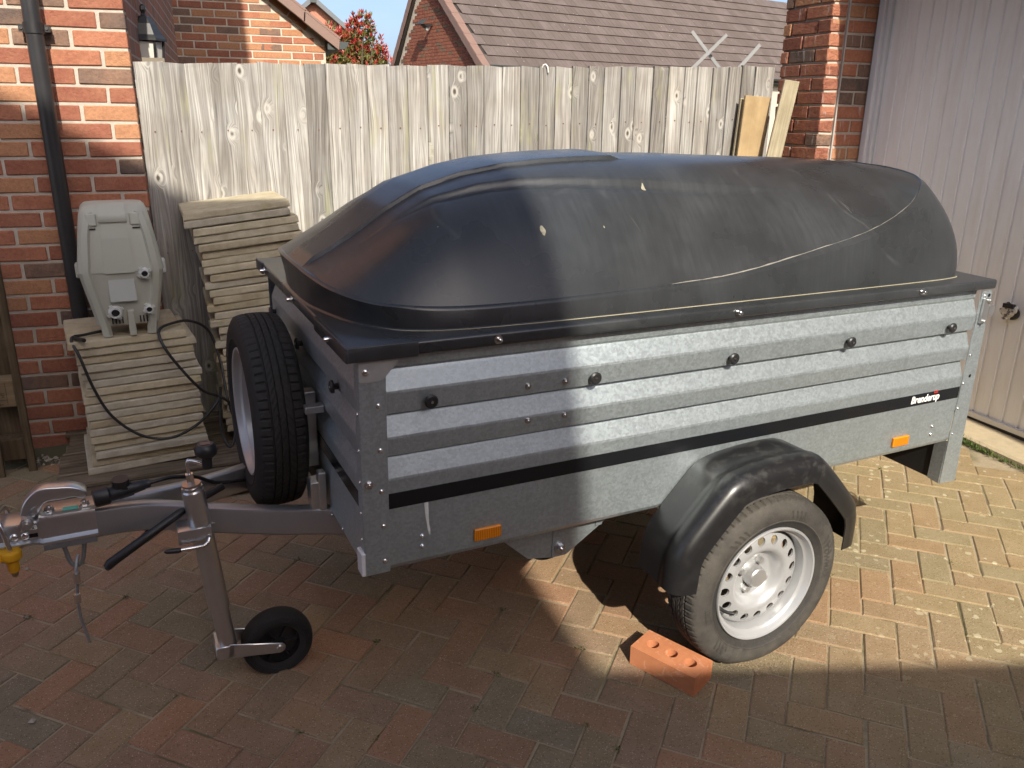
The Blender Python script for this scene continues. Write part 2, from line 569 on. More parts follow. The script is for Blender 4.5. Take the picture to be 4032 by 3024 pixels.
def slab_mat():
    M = Mat('buff concrete slab', 0.93, spec=0.2)
    v = M.coord('Object', rnd=29.0)
    tone = M.ramp(M.rnd(), [(0.0, (0.44, 0.38, 0.26)), (0.35, (0.53, 0.47, 0.335)), (0.7, (0.48, 0.445, 0.36)), (1.0, (0.56, 0.50, 0.35))])
    c = M.mix(M.ramp(M.noise(v, 14, 6, 0.7), [(0.36, 0.6), (0.62, 0.0)]), tone, M.mix(1.0, tone, (0.62, 0.58, 0.54), 'MULTIPLY'))
    alg = M.ramp(M.noise(v, 6, 5, 0.7), [(0.55, 0.0), (0.72, 0.42)])
    c = M.mix(alg, c, (0.32, 0.295, 0.12))
    wht = M.ramp(M.noise(v, 22, 4, 0.7), [(0.62, 0.0), (0.72, 0.45)])
    c = M.mix(wht, c, (0.55, 0.53, 0.46))
    M.col(c)
    M.bump(M.noise(v, 90, 5, 0.7), 0.6, 0.004)
    M.bump(M.noise(v, 30, 3, 0.6), 0.2, 0.005)
    return M.m


M_SLAB = slab_mat()


def galv_mat(name, base=(0.56, 0.58, 0.585), metal=0.75, rough=0.42, spangle=1.0):
    M = Mat(name, rough, metal)
    v = M.coord('Object')
    sp = M.n('SeparateColor', {0: M.n('TexVoronoi', {'Vector': v, 'Scale': 160.0}).outputs['Color']}).outputs[0]
    st = M.noise(M.coord('Object', (3, 3, 26)), 6, 4, 0.6)
    fine = M.noise(v, 260, 3, 0.7)
    f = M.math('ADD', M.math('MULTIPLY', sp, 0.45 * spangle), M.math('ADD', M.math('MULTIPLY', st, 0.35), M.math('MULTIPLY', fine, 0.35 * spangle)))
    lo = tuple(x * 0.72 for x in base); hi = tuple(min(1, x * 1.22) for x in base)
    c = M.mix(f, lo, hi)
    fl = M.math('MULTIPLY', M.ramp(M.noise(v, 330, 2, 0.6), [(0.66, 0.0), (0.72, 1.0)]), 0.5 * spangle)
    c = M.mix(fl, c, (0.80, 0.82, 0.82))
    drip = M.ramp(M.noise(M.coord('Object', (14, 14, 1.1)), 2.2, 4, 0.6), [(0.55, 0.0), (0.72, 0.4)])
    c = M.mix(drip, c, tuple(x * 0.8 for x in base))
    M.col(c)
    M.rough(M.ramp(M.math('ADD', M.math('MULTIPLY', f, 0.5), M.math('MULTIPLY', fine, 0.5)), [(0.2, rough - 0.10), (0.8, rough + 0.12)]))
    M.bump(fine, 0.12 * spangle, 0.001)
    return M.m


M_GALV = galv_mat('galvanised steel sheet', base=(0.43, 0.485, 0.51), metal=0.75, rough=0.42)
M_ZINC = plain('zinc plated steel', (0.60, 0.60, 0.595), 0.30, 0.9, nscale=30, namp=0.10)
M_BEAM = plain('drawbar steel', (0.46, 0.47, 0.48), 0.36, 0.85, nscale=12, namp=0.10)
M_BOLT = plain('satin plated bolt', (0.60, 0.60, 0.60), 0.38, 0.75)
M_CHROME = plain('bright plated bolt', (0.72, 0.72, 0.72), 0.22, 1.0)


def lid_mat():
    M = Mat('black textured lid plastic', 0.30, 0.0, (0.03, 0.031, 0.033), 0.55)
    v = M.coord('Object')
    # bleached, scuffed plastic
    st = M.noise(M.coord('Object', (30, 3, 3)), 3, 4, 0.6)
    w = M.noise(v, 3.0, 4, 0.6)
    c = M.mix(M.math('MULTIPLY', M.ramp(w, [(0.35, 0.1), (0.7, 0.9)]), M.ramp(st, [(0.3, 0.4), (0.75, 1.0)])), (0.022, 0.024, 0.026), (0.056, 0.061, 0.066))
    dust = M.ramp(M.noise(v, 700, 2, 0.5), [(0.74, 0.0), (0.78, 0.35)])
    c = M.mix(dust, c, (0.16, 0.16, 0.155))
    scr = M.n('TexWave', {'Vector': M.coord('Object', rot=(0.3, 0.9, 0.5)), 'Scale': 1.1, 'Distortion': 14.0, 'Detail': 3.0}, wave_type='BANDS').outputs['Fac']
    c = M.mix(M.math('MULTIPLY', M.ramp(scr, [(0.990, 0.0), (0.998, 0.10)]), M.ramp(M.noise(v, 6), [(0.5, 0.0), (0.6, 1.0)])), c, (0.2, 0.2, 0.2))
    M.col(c)
    M.rough(M.ramp(w, [(0.3, 0.24), (0.7, 0.34)]))
    M.bump(M.noise(v, 900, 2, 0.6), 0.05, 0.001)
    return M.m


M_LID = lid_mat()
M_BLACK = plain('black plastic', (0.018, 0.018, 0.019), 0.42, bump=0.08, bscale=300)
M_STRIPE = plain('gloss black strip', (0.008, 0.009, 0.011), 0.25)


def fender_mat():
    M = Mat('black mudguard plastic', 0.32, 0.0)
    v = M.coord('Object')
    b = M.ramp(M.noise(v, 28, 5, 0.65), [(0.5, 0.0), (0.66, 0.45)])
    top = M.ramp(M.n('SeparateXYZ', {0: v}).outputs[2], [(0.30, 0.0), (0.40, 1.0)])
    c = M.mix(M.math('MULTIPLY', b, M.math('ADD', M.math('MULTIPLY', top, 0.7), 0.12)), (0.013, 0.013, 0.014), (0.10, 0.095, 0.085))
    M.col(c); M.bump(M.noise(v, 500, 2, 0.5), 0.08, 0.001)
    return M.m


M_FENDER = fender_mat()


def rubber_mat(name, dusty):
    M = Mat(name, 0.78, 0.0, spec=0.35)
    v = M.coord('Object')
    sp = M.n('SeparateXYZ', {0: v})
    rad = M.math('SQRT', M.math('ADD', M.math('MULTIPLY', sp.outputs[0], sp.outputs[0]), M.math('MULTIPLY', sp.outputs[2], sp.outputs[2])))
    band = M.ramp(M.math('MULTIPLY', rad, 3.0), [(0.620, 0.40), (0.636, 1.0)])
    base = (0.018, 0.018, 0.019)
    d = M.ramp(M.noise(v, 7, 5, 0.65), [(0.36, 0.25), (0.66, 1.0)])
    c = M.mix(M.math('MULTIPLY', M.math('MULTIPLY', d, dusty), band), base, (0.150, 0.132, 0.110))
    c = M.mix(M.ramp(M.noise(v, 260, 3, 0.6), [(0.55, 0.0), (0.75, 0.35 * dusty + 0.06)]), c, (0.17, 0.15, 0.125))
    M.col(c); M.bump(M.noise(v, 240, 3, 0.6), 0.15, 0.001)
    return M.m


M_TYRE = rubber_mat('dusty tyre rubber', 0.55)
M_TYRE2 = rubber_mat('clean tyre rubber', 0.06)
M_RIM = plain('silver wheel paint', (0.47, 0.475, 0.485), 0.38, 0.40, nscale=14, namp=0.05)
M_AMBER = Mat('amber reflector', 0.18, 0.0, (0.80, 0.27, 0.012)).m
M_CLEAR = plain('clear reflector', (0.72, 0.72, 0.74), 0.2)
M_WHITE = plain('white paint', (0.78, 0.77, 0.74), 0.5)
M_TEAL = plain('teal sticker', (0.12, 0.52, 0.42), 0.45)
M_RED = plain('red print', (0.6, 0.03, 0.02), 0.5)
M_YELLOW = plain('yellow painted casting', (0.72, 0.36, 0.012), 0.45, nscale=40, namp=0.15, bump=0.25, bscale=160)
M_RUSTY = plain('rusty plated steel', (0.36, 0.25, 0.17), 0.4, 0.8, nscale=60, namp=0.4)
M_CABLE = plain('black cable', (0.014, 0.014, 0.015), 0.45)
M_PIPE = plain('black drainpipe plastic', (0.028, 0.028, 0.030), 0.33, nscale=9, namp=0.35)
M_PUMP = plain('grey green pump plastic', (0.43, 0.435, 0.37), 0.5, nscale=5, namp=0.07, bump=0.05, bscale=400)
M_PUMPD = plain('dark inlet', (0.01, 0.01, 0.011), 0.5)
M_PORT = plain('grey white port plastic', (0.55, 0.56, 0.54), 0.4)


def door_mat():
    M = Mat('white pressed steel door', 0.38, 0.0, spec=0.45)
    v = M.coord('Object')
    c = M.mix(M.noise(v, 2.5, 4, 0.6), (0.82, 0.825, 0.825), (0.87, 0.875, 0.875))
    low = M.ramp(M.noise(M.coord('Object', (9, 9, 1.2)), 2.0, 4, 0.6), [(0.45, 0.0), (0.7, 0.25)])
    c = M.mix(low, c, (0.55, 0.48, 0.38))
    M.col(c)
    return M.m


M_DOOR = door_mat()
M_CONC = plain('buff concrete apron', (0.44, 0.36, 0.235), 0.95, nscale=30, namp=0.25, bump=0.5, bscale=90)


def tile_mat(name, island):
    M = Mat(name, 0.85, spec=0.25)
    geo = M.n('NewGeometry').outputs['Position']
    r = M.rnd(island)
    c = M.ramp(r, [(0.0, (0.098, 0.076, 0.070)), (0.5, (0.115, 0.090, 0.083)), (1.0, (0.134, 0.106, 0.099))])
    c = M.mix(M.ramp(M.noise(geo, 3.5, 5, 0.65), [(0.4, 0.5), (0.62, 0.0)]), c, (0.085, 0.070, 0.058))
    li = M.ramp(M.voro(geo, 7), [(0.06, 0.75), (0.11, 0.0)])
    c = M.mix(M.math('MULTIPLY', li, M.ramp(M.noise(geo, 1.1, 2), [(0.45, 0.0), (0.55, 1.0)])), c, (0.42, 0.40, 0.34))
    M.col(c)
    M.bump(M.noise(geo, 40, 4, 0.6), 0.3, 0.01)
    return M.m


M_TILE = tile_mat('brown roof tile', False)
M_TILE_I = tile_mat('brown roof tile field', True)
M_VERGE = plain('brown verge unit', (0.20, 0.125, 0.10), 0.5, nscale=8, namp=0.12)
M_SLATE = plain('grey slate roof', (0.12, 0.13, 0.14), 0.7)
M_SOFFIT = plain('dark soffit', (0.03, 0.025, 0.022), 0.7)
M_GUTTER = plain('dark grey gutter', (0.045, 0.055, 0.055), 0.4)
M_FENCEB = plain('fence rail', (0.2, 0.17, 0.13), 0.9)
M_ALU = plain('grey aluminium bar', (0.27, 0.275, 0.28), 0.55, 0.2)
M_GROUND = plain('soil and turf', (0.09, 0.085, 0.05), 0.95, nscale=3, namp=0.4)
M_GLASS = Mat('lantern glass', 0.12, 0.0, (0.55, 0.53, 0.48), 0.5).m
M_GRAVEL = Mat('pale gravel', 0.85)
M_GRAVEL.col(M_GRAVEL.ramp(M_GRAVEL.rnd(True), [(0, (0.10, 0.08, 0.065)), (0.3, (0.24, 0.21, 0.17)), (0.7, (0.36, 0.32, 0.26)), (1, (0.46, 0.42, 0.36))]))
M_GRAVEL = M_GRAVEL.m
M_CRUMB = Mat('sandy crumbs', 0.95)
M_CRUMB.col(M_CRUMB.ramp(M_CRUMB.rnd(True), [(0, (0.16, 0.12, 0.07)), (1, (0.42, 0.34, 0.22))]))
M_CRUMB = M_CRUMB.m
M_MOSS = Mat('moss and weed leaf', 0.8)
M_MOSS.col(M_MOSS.ramp(M_MOSS.rnd(True), [(0, (0.035, 0.06, 0.012)), (0.6, (0.075, 0.12, 0.02)), (1, (0.14, 0.17, 0.04))]))
M_MOSS = M_MOSS.m


def leaf_mat(name, stops):
    M = Mat(name, 0.45, spec=0.4)
    M.col(M.ramp(M.rnd(True), stops))
    return M.m


M_LEAFR = leaf_mat('red new leaf', [(0, (0.22, 0.018, 0.02)), (0.5, (0.36, 0.03, 0.028)), (0.8, (0.30, 0.07, 0.03)), (1, (0.42, 0.07, 0.045))])
M_LEAFG = leaf_mat('olive green leaf', [(0, (0.05, 0.075, 0.015)), (0.5, (0.10, 0.115, 0.028)), (0.8, (0.17, 0.15, 0.045)), (1, (0.24, 0.10, 0.035))])
M_BARK = plain('grey bark', (0.10, 0.075, 0.055), 0.9)


def loose_brick_mat():
    M = Mat('loose orange brick', 0.9, spec=0.2)
    v = M.coord('Object')
    c = M.mix(M.noise(v, 18, 5, 0.65), (0.42, 0.145, 0.06), (0.56, 0.24, 0.12))
    c = M.mix(M.ramp(M.noise(v, 30, 4, 0.7, 1.5), [(0.56, 0.0), (0.66, 0.5)]), c, (0.60, 0.36, 0.24))
    M.col(c)
    M.bump(M.noise(M.coord('Object', (4, 1, 14)), 18, 4, 0.6), 0.4, 0.003)
    return M.m


M_LOOSE = loose_brick_mat()

# ================================================================== SETTING
# ground sheet to the horizon, with the gentle fall of the drive near the camera
xs = [-400, -60, -6, 0, 6, 60, 400]
mb = MB()
mb.grid([[(x, y, gz(x, y) - 0.055) for y in xs] for x in xs])
tag(mb.build('ground', M_GROUND), kind='structure')

# driveway: sand bed with block pavers laid in 90 degree herringbone
U, YP = 0.102, RAD(-41.4774)
TILT = Matrix(((1, 0, 0), (0, 1, 0), (0, 0, 1)))
EA = Vector((math.cos(YP), math.sin(YP))); EB = Vector((-math.sin(YP), math.cos(YP)))


def on_drive(a, b, h=0.0):
    x = EA.x * a + EB.x * b; y = EA.y * a + EB.y * b
    return (x, y, gz(x, y) + h)


mb = MB()
dx0, dx1, dy0, dy1 = -5.6, 1.655, -3.9, 2.62
mb.grid([[(x, y, gz(x, y) - 0.0045) for y in np.linspace(dy0, dy1, 5)] for x in np.linspace(dx0, dx1, 5)])
drive = tag(mb.build('driveway', M_SAND), kind='structure')


def paver_mesh(bm_, L, W, M=None, jit=0.0):
    c, h, t = 0.0045, 0.0035, 0.03
    hx, hy = L / 2, W / 2
    vs = []
    for (ix, iy, z) in ((0, 0, -t), (0, 0, -h), (c, c, 0)):
        for sx, sy in ((-1, -1), (1, -1), (1, 1), (-1, 1)):
            vs.append((sx * (hx - ix) + random.uniform(-jit, jit), sy * (hy - iy) + random.uniform(-jit, jit), z))
    fs = [(8, 9, 10, 11)]
    for k in range(4):
        k2 = (k + 1) % 4
        fs += [(k, k2, 4 + k2, 4 + k), (4 + k, 4 + k2, 8 + k2, 8 + k)]
    bm_.add(vs, fs, M)


pav_meshes = []
for k in range(6):
    mb = MB(); paver_mesh(mb, 2 * U - 0.005, U - 0.005, jit=0.0012)
    pav_meshes.append(mb.mesh('paver', M_PAVER))
cells = []
for i in range(-80, 80):
    for j in range(-80, 80):
        k = (i - j) % 4
        if k == 0: ca, cb, ang = i + 1.0, j + 0.5, 0.0
        elif k == 2: ca, cb, ang = i + 0.5, float(j), PI / 2     # covers rows j-1 and j
        else: continue
        x, y, z = on_drive(ca * U, cb * U)
        if not (dx0 + 0.06 < x < dx1 - 0.10 and dy0 + 0.1 < y < dy1 - 0.05): continue
        cells.append((ca, cb, ang, x, y, z))
tx, ty = 0.014138, 0.019742
slope = Vector((-tx, -ty, 1)).normalized()
qs = Vector((0, 0, 1)).rotation_difference(slope).to_matrix()


def paver_matrix(c):
    jx, jy, ja = random.gauss(0, 0.0014), random.gauss(0, 0.0014), random.gauss(0, 0.008)
    R = qs @ Matrix.Rotation(YP + c[2] + ja, 3, 'Z') @ Matrix.Rotation(random.gauss(0, 0.006), 3, 'X') @ Matrix.Rotation(random.gauss(0, 0.004), 3, 'Y')
    T = R.to_4x4(); T.translation = (c[3] + jx, c[4] + jy, c[5] + random.uniform(-0.0012, 0.0012))
    return T


def pav_area(c):
    a = 1.0 if c[2] == 0 else 0.5; b = 0.5 if c[2] == 0 else 1.0
    q = [on_drive((c[0] + s * a) * U, (c[1] + t * b) * U) for s, t in ((-1, -1), (1, -1), (1, 1), (-1, 1))]
    # what the trailer, its wheel and the stacks hide does not count
    if -1.05 < c[3] < 0.55 and 0.35 < c[4] < 1.7: return 0.0
    return seen_area(q)


cells.sort(key=pav_area, reverse=True)
for n_, c in enumerate(cells[:300]):
    o = inst('paver', pav_meshes[n_ % 6], drive)
    o.matrix_local = paver_matrix(c)
mb = MB()
for c in cells[300:]:
    paver_mesh(mb, 2 * U - 0.005, U - 0.005, paver_matrix(c))
tag(mb.build('pavers', M_PAVER_I, drive), kind='stuff')

# concrete apron in front of the garage door
mb = MB()
P = []
for y in np.linspace(-2.4, 2.14, 20):
    jit = random.uniform(-0.006, 0.006)
    z = gz(1.66, y)
    P.append([(1.655 + jit, y, z - 0.05), (1.657 + jit, y, z + 0.022), (1.672 + jit, y, z + 0.032), (1.80, y, z + 0.036), (1.93, y, z + 0.040)])
mb.grid(P)
tag(mb.build('apron', M_CONC, smooth=30), kind='structure')

# ------------------------------------------------------------------ bricks
def brick_meshes(mat, L, n=4, D=0.1, H=0.0625, jit=0.0018):
    """bricks whose visible face lies at local y = 0, facing -y"""
    out = []
    for k in range(n):
        mb = MB(); mb.box((0, D / 2, 0), (L - 0.004, D, H))
        mb.v = [(x + random.uniform(-jit, jit), y + random.uniform(-jit, jit), z + random.uniform(-jit, jit)) for x, y, z in mb.v]
        out.append(mb.mesh('brick', mat, bevel=0.0035))
    return out


def brick_run(parent, full, half, x0, x1, z, start_half, direction=-1, keep=None, y=0.0):
    """one course laid from x0 towards x1 in the parent's frame"""
    x = x0; first = True
    while (x > x1) if direction < 0 else (x < x1):
        L = 0.1025 if (first and start_half) else 0.215
        ms = half if L < 0.15 else full
        cx = x + direction * L / 2
        if keep is None or keep(cx, z, L):
            o = inst('brick', random.choice(ms), parent, (cx + random.uniform(-.001, .001), y + random.uniform(-0.0015, 0.0015), z + random.uniform(-.0008, .0008)),
                     (0, 0, random.choice((0, 0))))
        x += direction * (L + 0.010)
        first = False


# ------------------------------------------------------------------ house on the left
house = empty('brick_house', (-2.007, 2.367, 0), RAD(-1.86), label='red multi brick house wall behind the drainpipe at the left edge', cat='house')
mb = MB(); mb.box((-0.72, 0.056, 1.02), (1.43, 0.10, 2.56))
hw = mb.build('wall', M_MORTAR, house)
full = brick_meshes(M_BRICK, 0.215); half = brick_meshes(M_BRICK, 0.1025, 3)
for i in range(-4, 28):
    z = 1.962 - 0.0375 - 0.075 * i
    brick_run(hw, full, half, 0.0, -1.36, z, i % 2 == 0)
mb = MB()
mb.box((-3.94, 0.30, 1.02), (5.0, 0.58, 2.56)); mb.box((-3.22, 0.30, 3.75), (6.44, 0.594, 2.9))
mb.box((-0.10, 2.43, 2.45), (0.196, 4.1 - 0.46, 5.5)); mb.box((-0.10, 0.35, 1.0), (0.19, 0.5, 2.5))
mb.extrude([(0.1, 5.2), (4.25, 5.2), (2.18, 7.4)], -0.19, -0.004, lambda u, v, w: (w, u, v))
mb.box((-3.3, 4.15, 2.45), (6.2, 0.2, 5.5))
mb.build('outer_wall', M_SHEET, house)
mb = MB()
for s_ in (-1, 1):
    mb.extrude([(2.18, 7.62), (2.18 + s_ * 2.6, 4.9), (2.18 + s_ * 2.6, 5.0), (2.18, 7.75)], -7.0, 0.32, lambda u, v, w: (w, u, v))
mb.build('roof', M_TILE_I, house)

# drainpipe with its bracket
dp = empty('drainpipe', (-2.352, 2.318, 0), RAD(-1.86), label='black plastic drainpipe with a bracket running down the brick wall', cat='drainpipe')
mb = MB()
mb.tube([(0, 0, 5.0), (0, 0, 1.86), (-0.001, 0, 1.2), (-0.002, 0, 0.35)], 0.034, 20)
mb.build('pipe', M_PIPE, dp, smooth=50)
mb = MB(); mb.cyl((0, 0, 1.858), (0, 0, 1.90), 0.0385, n=24)
mb.box((-0.046, 0.008, 1.879), (0.022, 0.012, 0.028)); mb.box((0.046, 0.008, 1.879), (0.022, 0.012, 0.028))
mb.box((-0.046, 0.032, 1.879), (0.018, 0.05, 0.022)); mb.box((0.046, 0.032, 1.879), (0.018, 0.05, 0.022))
br = mb.build('bracket', M_BLACK, dp, smooth=40)
for s_ in (-1, 1):
    mb = MB(); mb.cyl((0.047 * s_, 0.003, 1.879), (0.047 * s_, -0.002, 1.879), 0.006, n=10)
    mb.build('screw', M_CHROME, br)

# wall lantern on the return of the house
la = empty('wall_lantern', (-1.962, 3.03, 1.615), label='black coach lantern with glass panes mounted beside the brick house above fence', cat='wall lantern')
mb = MB()
mb.lathe([(0.004, 0.345), (0.010, 0.338), (0.012, 0.325), (0.007, 0.312), (0.012, 0.305), (0.024, 0.300), (0.045, 0.275), (0.066, 0.235), (0.078, 0.222), (0.078, 0.214), (0.02, 0.214)], 6)
mb.build('cap', M_BLACK, la)
mb = MB()
for k in range(6):
    a = 2 * PI * k / 6
    mb.cyl((0.064 * math.cos(a), 0.064 * math.sin(a), 0.214), (0.046 * math.cos(a), 0.046 * math.sin(a), 0.02), 0.006, n=6)
mb.lathe([(0.05, 0.02), (0.05, 0.0), (0.02, -0.02), (0.005, -0.03)], 6)
mb.box((-0.055, 0, 0.02), (0.09, 0.02, 0.02)); mb.box((-0.095, 0, 0.05), (0.014, 0.07, 0.16))
mb.build('frame', M_BLACK, la)
for k in range(6):
    a0, a1 = 2 * PI * k / 6, 2 * PI * (k + 1) / 6
    mb = MB()
    q = [(r_ * math.cos(a), r_ * math.sin(a), z_) for (r_, z_) in ((0.060, 0.21), (0.043, 0.022)) for a in (a0, a1)]
    mb.add(q, [(0, 1, 3, 2)])
    mb.build('pane', M_GLASS, la)

la.scale = (1.22, 1.22, 1.3)

# ------------------------------------------------------------------ garage on the right
gar = empty('garage', (0, 0, 0), label='brick garage with a white ribbed up and over door', cat='garage')
PX, PY0, PY1, RX = 1.522, 2.146, 2.545, 1.834
mb = MB(); mb.box(((PX + RX) / 2 + 0.01 + 0.05, (PY0 + PY1) / 2 + 0.003, 1.3), (RX - PX + 0.10 - 0.008, PY1 - PY0 - 0.012, 2.9))
pier = mb.build('pier', M_MORTAR, gar)
pf = brick_meshes(M_BRICK_P, 0.215, 5, jit=0.003); ph = brick_meshes(M_BRICK_P, 0.1025, 4, jit=0.003)
rf = brick_meshes(M_BRICK_R, 0.215, 4, D=0.05); rh = brick_meshes(M_BRICK_R, 0.1025, 4, D=0.05)
Z0 = 2.154
for i in range(-6, 28):
    z = Z0 - 0.0375 - 0.075 * i
    # front face, looking towards -x : laid from the corner back towards the fence
    odd = i % 2 == 0
    seq = [0.215, 0.1715] if odd else [0.1025, 0.215, 0.062]
    y = PY0
    for L in seq:
        src = pf if L > 0.15 else ph
        base = 0.215 if L > 0.15 else 0.1025
        o = inst('brick', random.choice(src), pier, (PX + random.uniform(-.0015, .0015), y + L / 2, z), (0, 0, -PI / 2), (L / base, 1, 1))
        y += L + 0.010
    # reveal face, looking towards -y; a vertical movement joint after the corner brick
    x = PX + 0.006
    for L in ([0.0965, 0.1025, 0.085] if odd else [0.0965, 0.1965]):
        src = rf if L > 0.15 else rh
        base = 0.215 if L > 0.15 else 0.1025
        o = inst('brick', random.choice(src), pier, (x + L / 2, PY0 + 0.002 + random.uniform(-.001, .001), z), (0, 0, 0), (L / base, 1, 1))
        x += L + (0.016 if abs(x - PX - 0.006) < 1e-6 else 0.010)
mb = MB(); mb.box((PX + 0.006 + 0.0965 + 0.008, PY0 + 0.002, 1.3), (0.010, 0.012, 2.88))
mb.build('movement_joint', plain('sealant', (0.36, 0.33, 0.30), 0.8), gar)
# wall over the door, far pier, side walls and roof
mb = MB()
mb.box((1.68, -0.05, 2.72), (0.30, 5.6, 0.62)); mb.box((1.68, -2.55, 1.18), (0.308, 0.5, 2.6))
mb.box((4.4, PY1 - 0.10, 1.45), (5.0, 0.19, 3.1)); mb.box((4.4, -2.75, 1.45), (5.2, 0.2, 3.1))
mb.build('outer_wall', M_SHEET, gar)
mb = MB()
for s_ in (-1, 1):
    mb.extrude([(-.1, 4.9), (-.1 + s_ * 2.9, 2.95), (-.1 + s_ * 2.9, 3.05), (-.1, 5.02)], 1.49, 7.2, lambda u, v, w: (w, u, v))
mb.build('roof', M_TILE_I, gar)
mb = MB(); mb.extrude([(-2.9, 3.03), (2.7, 3.03), (-.1, 4.9)], 1.60, 1.72, lambda u, v, w: (w, u, v)); mb.build('gable', M_SHEET, gar)
# the door: ribbed sheet, frame, bottom rail, handle
DX = 1.866
gd = empty('garage_door', parent=gar)
mb = MB()
prof = []
y = 2.062; pitch = 0.0855
while y > -2.28:
    prof += [(y, 0.0), (y - 0.004, 0.0075), (y - 0.015, 0.0075), (y - 0.019, 0.0), (y - 0.044, 0.0007)]
    y -= pitch
mb.grid([[(DX + d, y, z) for z in (0.118, 0.8, 1.6, 2.36)] for (y, d) in prof])
mb.build('door_sheet', M_DOOR, gd)
mb = MB()
mb.box((DX - 0.010, 2.118, 1.23), (0.06, 0.044, 2.30)); mb.box((DX - 0.002, 2.083, 1.23), (0.036, 0.026, 2.29))
mb.box((DX - 0.010, -0.1, 2.39), (0.06, 4.6, 0.05))
mb.build('door_frame', plain('white door frame', (0.70, 0.70, 0.71), 0.35), gd, bevel=0.004)
mb = MB(); mb.box((DX - 0.004, -0.12, 0.112), (0.022, 4.38, 0.030)); mb.build('bottom_rail', plain('door rail', (0.62, 0.62, 0.62), 0.35, 0.3), gd, bevel=0.003)
mb = MB(); mb.box((DX + 0.006, -0.12, 0.085), (0.02, 4.36, 0.02)); mb.build('draught_seal', M_BLACK, gd)
mb = MB()
mb.cyl((DX - 0.001, 1.00, 0.672), (DX - 0.020, 1.00, 0.672), 0.030, n=20)
mb.cyl((DX - 0.018, 1.005, 0.70), (DX - 0.046, 1.012, 0.722), 0.011, n=12)
mb.box((DX - 0.042, 1.005, 0.712), (0.018, 0.05, 0.02), rz=0.2)
hd = mb.build('handle', M_BLACK, gd, smooth=40)
mb = MB()
Pg = []
for i in range(12):
    t = i / 11
    row = []
    for k in range(14):
        a = 2 * PI * k / 14
        r_ = (0.020 + 0.020 * math.sin(PI * min(1, t * 1.25)) ** 0.7) * (1 + 0.22 * math.sin(3 * a + 5 * t) + random.uniform(-.12, .12))
        row.append((DX - 0.026 + 0.4 * r_ * math.cos(a), 1.008 + r_ * math.sin(a) + 0.024 * (t - 0.3), 0.715 - 0.075 * t + random.uniform(-.004, .004)))
    Pg.append(row)
mb.grid(Pg, cv=True)
MC = Mat('torn spotted plastic', 0.35)
MC.col(MC.ramp(MC.noise(MC.coord('Object'), 60, 2, 0.5), [(0.50, (0.62, 0.60, 0.56)), (0.60, (0.10, 0.09, 0.09))]))
mb.build('handle_wrap', MC.m, hd)
# mortar droppings and weeds along the apron are added with the small things

# ------------------------------------------------------------------ wooden fence
fence = empty('wooden_fence', (-2.0, 2.46, 0), math.atan2(0.09, 3.49), label='weathered grey close board timber fence behind the trailer', cat='fence')
EDG = [-2.006, -1.898, -1.792, -1.688, -1.578, -1.475, -1.365, -1.262, -1.161, -1.058, -0.961, -0.862, -0.757, -0.654, -0.542, -0.444, -0.351, -0.250, -0.146, -0.037, 0.055, 0.155, 0.254, 0.349, 0.451, 0.545, 0.655, 0.753, 0.862, 0.947, 1.049, 1.160, 1.252, 1.345, 1.475]
TOPZ = [1.767, 1.767, 1.768, 1.771, 1.776, 1.778, 1.779, 1.781, 1.784, 1.785, 1.786, 1.787, 1.789, 1.792, 1.795, 1.794, 1.796, 1.798, 1.801, 1.803, 1.806, 1.809, 1.811, 1.813, 1.816, 1.819, 1.825, 1.827, 1.830, 1.833, 1.836, 1.839, 1.842, 1.846]
M_NAIL = plain('rusty nail head', (0.16, 0.05, 0.03), 0.7)
nail_me = MB().cyl((0, 0.002, 0), (0, -0.0015, 0), 0.0032, n=8).mesh('nail', M_NAIL)
for i in range(len(EDG) - 1):
    x0, x1 = EDG[i] + 2.0, EDG[i + 1] + 2.0
    w = x1 - x0 + 0.016
    tz = TOPZ[i] + random.uniform(-0.003, 0.004)
    sk = random.uniform(-0.006, 0.006)
    mb = MB()
    lean = random.uniform(-0.003, 0.003); tw = random.uniform(-0.004, 0.003)
    # feather edge board: thick left edge lies over the thin edge of the board before it
    rows = []
    for z in (0.02, 0.5, 1.0, tz - 0.02, tz):
        f = z / tz
        xa = x0 + lean * (f - 0.5) + random.uniform(-.0008, .0008); xb = xa + w
        dz = sk if z == tz else 0
        cup = random.uniform(-0.0015, 0.0015)
        rows.append([(xa, -0.018 + tw, z - dz), (xa + w * 0.5, -0.012 + cup + tw, z), (xb, -0.002, z + dz), (xb, 0.004, z + dz), (xa, 0.004, z - dz)])
    mb.grid(rows, cv=True)
    mb.add([rows[-1][k] for k in range(5)], [(0, 1, 2, 3, 4)])
    b = mb.build('fence_board', M_FENCE, fence)
    for zn in (1.768 - 0.30 + 0.024 * i / 10, 0.92, 0.3):
        inst('nail', nail_me, b, (x0 + w * random.uniform(0.36, 0.52), -0.0155 + tw, zn + random.uniform(-.006, .006)))
mb = MB()
for z in (0.28, 0.92, 1.47):
    mb.box((1.75, 0.032, z), (3.48, 0.05, 0.075))
for x in (0.08, 1.75, 3.40): mb.box((x, 0.11, 0.9), (0.095, 0.10, 1.78))
mb.build('fence_frame', M_FENCEB, fence)
# wire hook over the top of the fence
mb = MB(); mb.tube([(-0.022, 2.500, 1.800), (-0.020, 2.495, 1.812), (-0.008, 2.490, 1.815), (0.002, 2.488, 1.803), (0.006, 2.488, 1.775)], 0.0035, 8)
tag(mb.build('wire_hook', plain('white coated wire', (0.68, 0.68, 0.66), 0.4), smooth=60), 'small white wire hook bent over the top edge of the fence', 'hook')

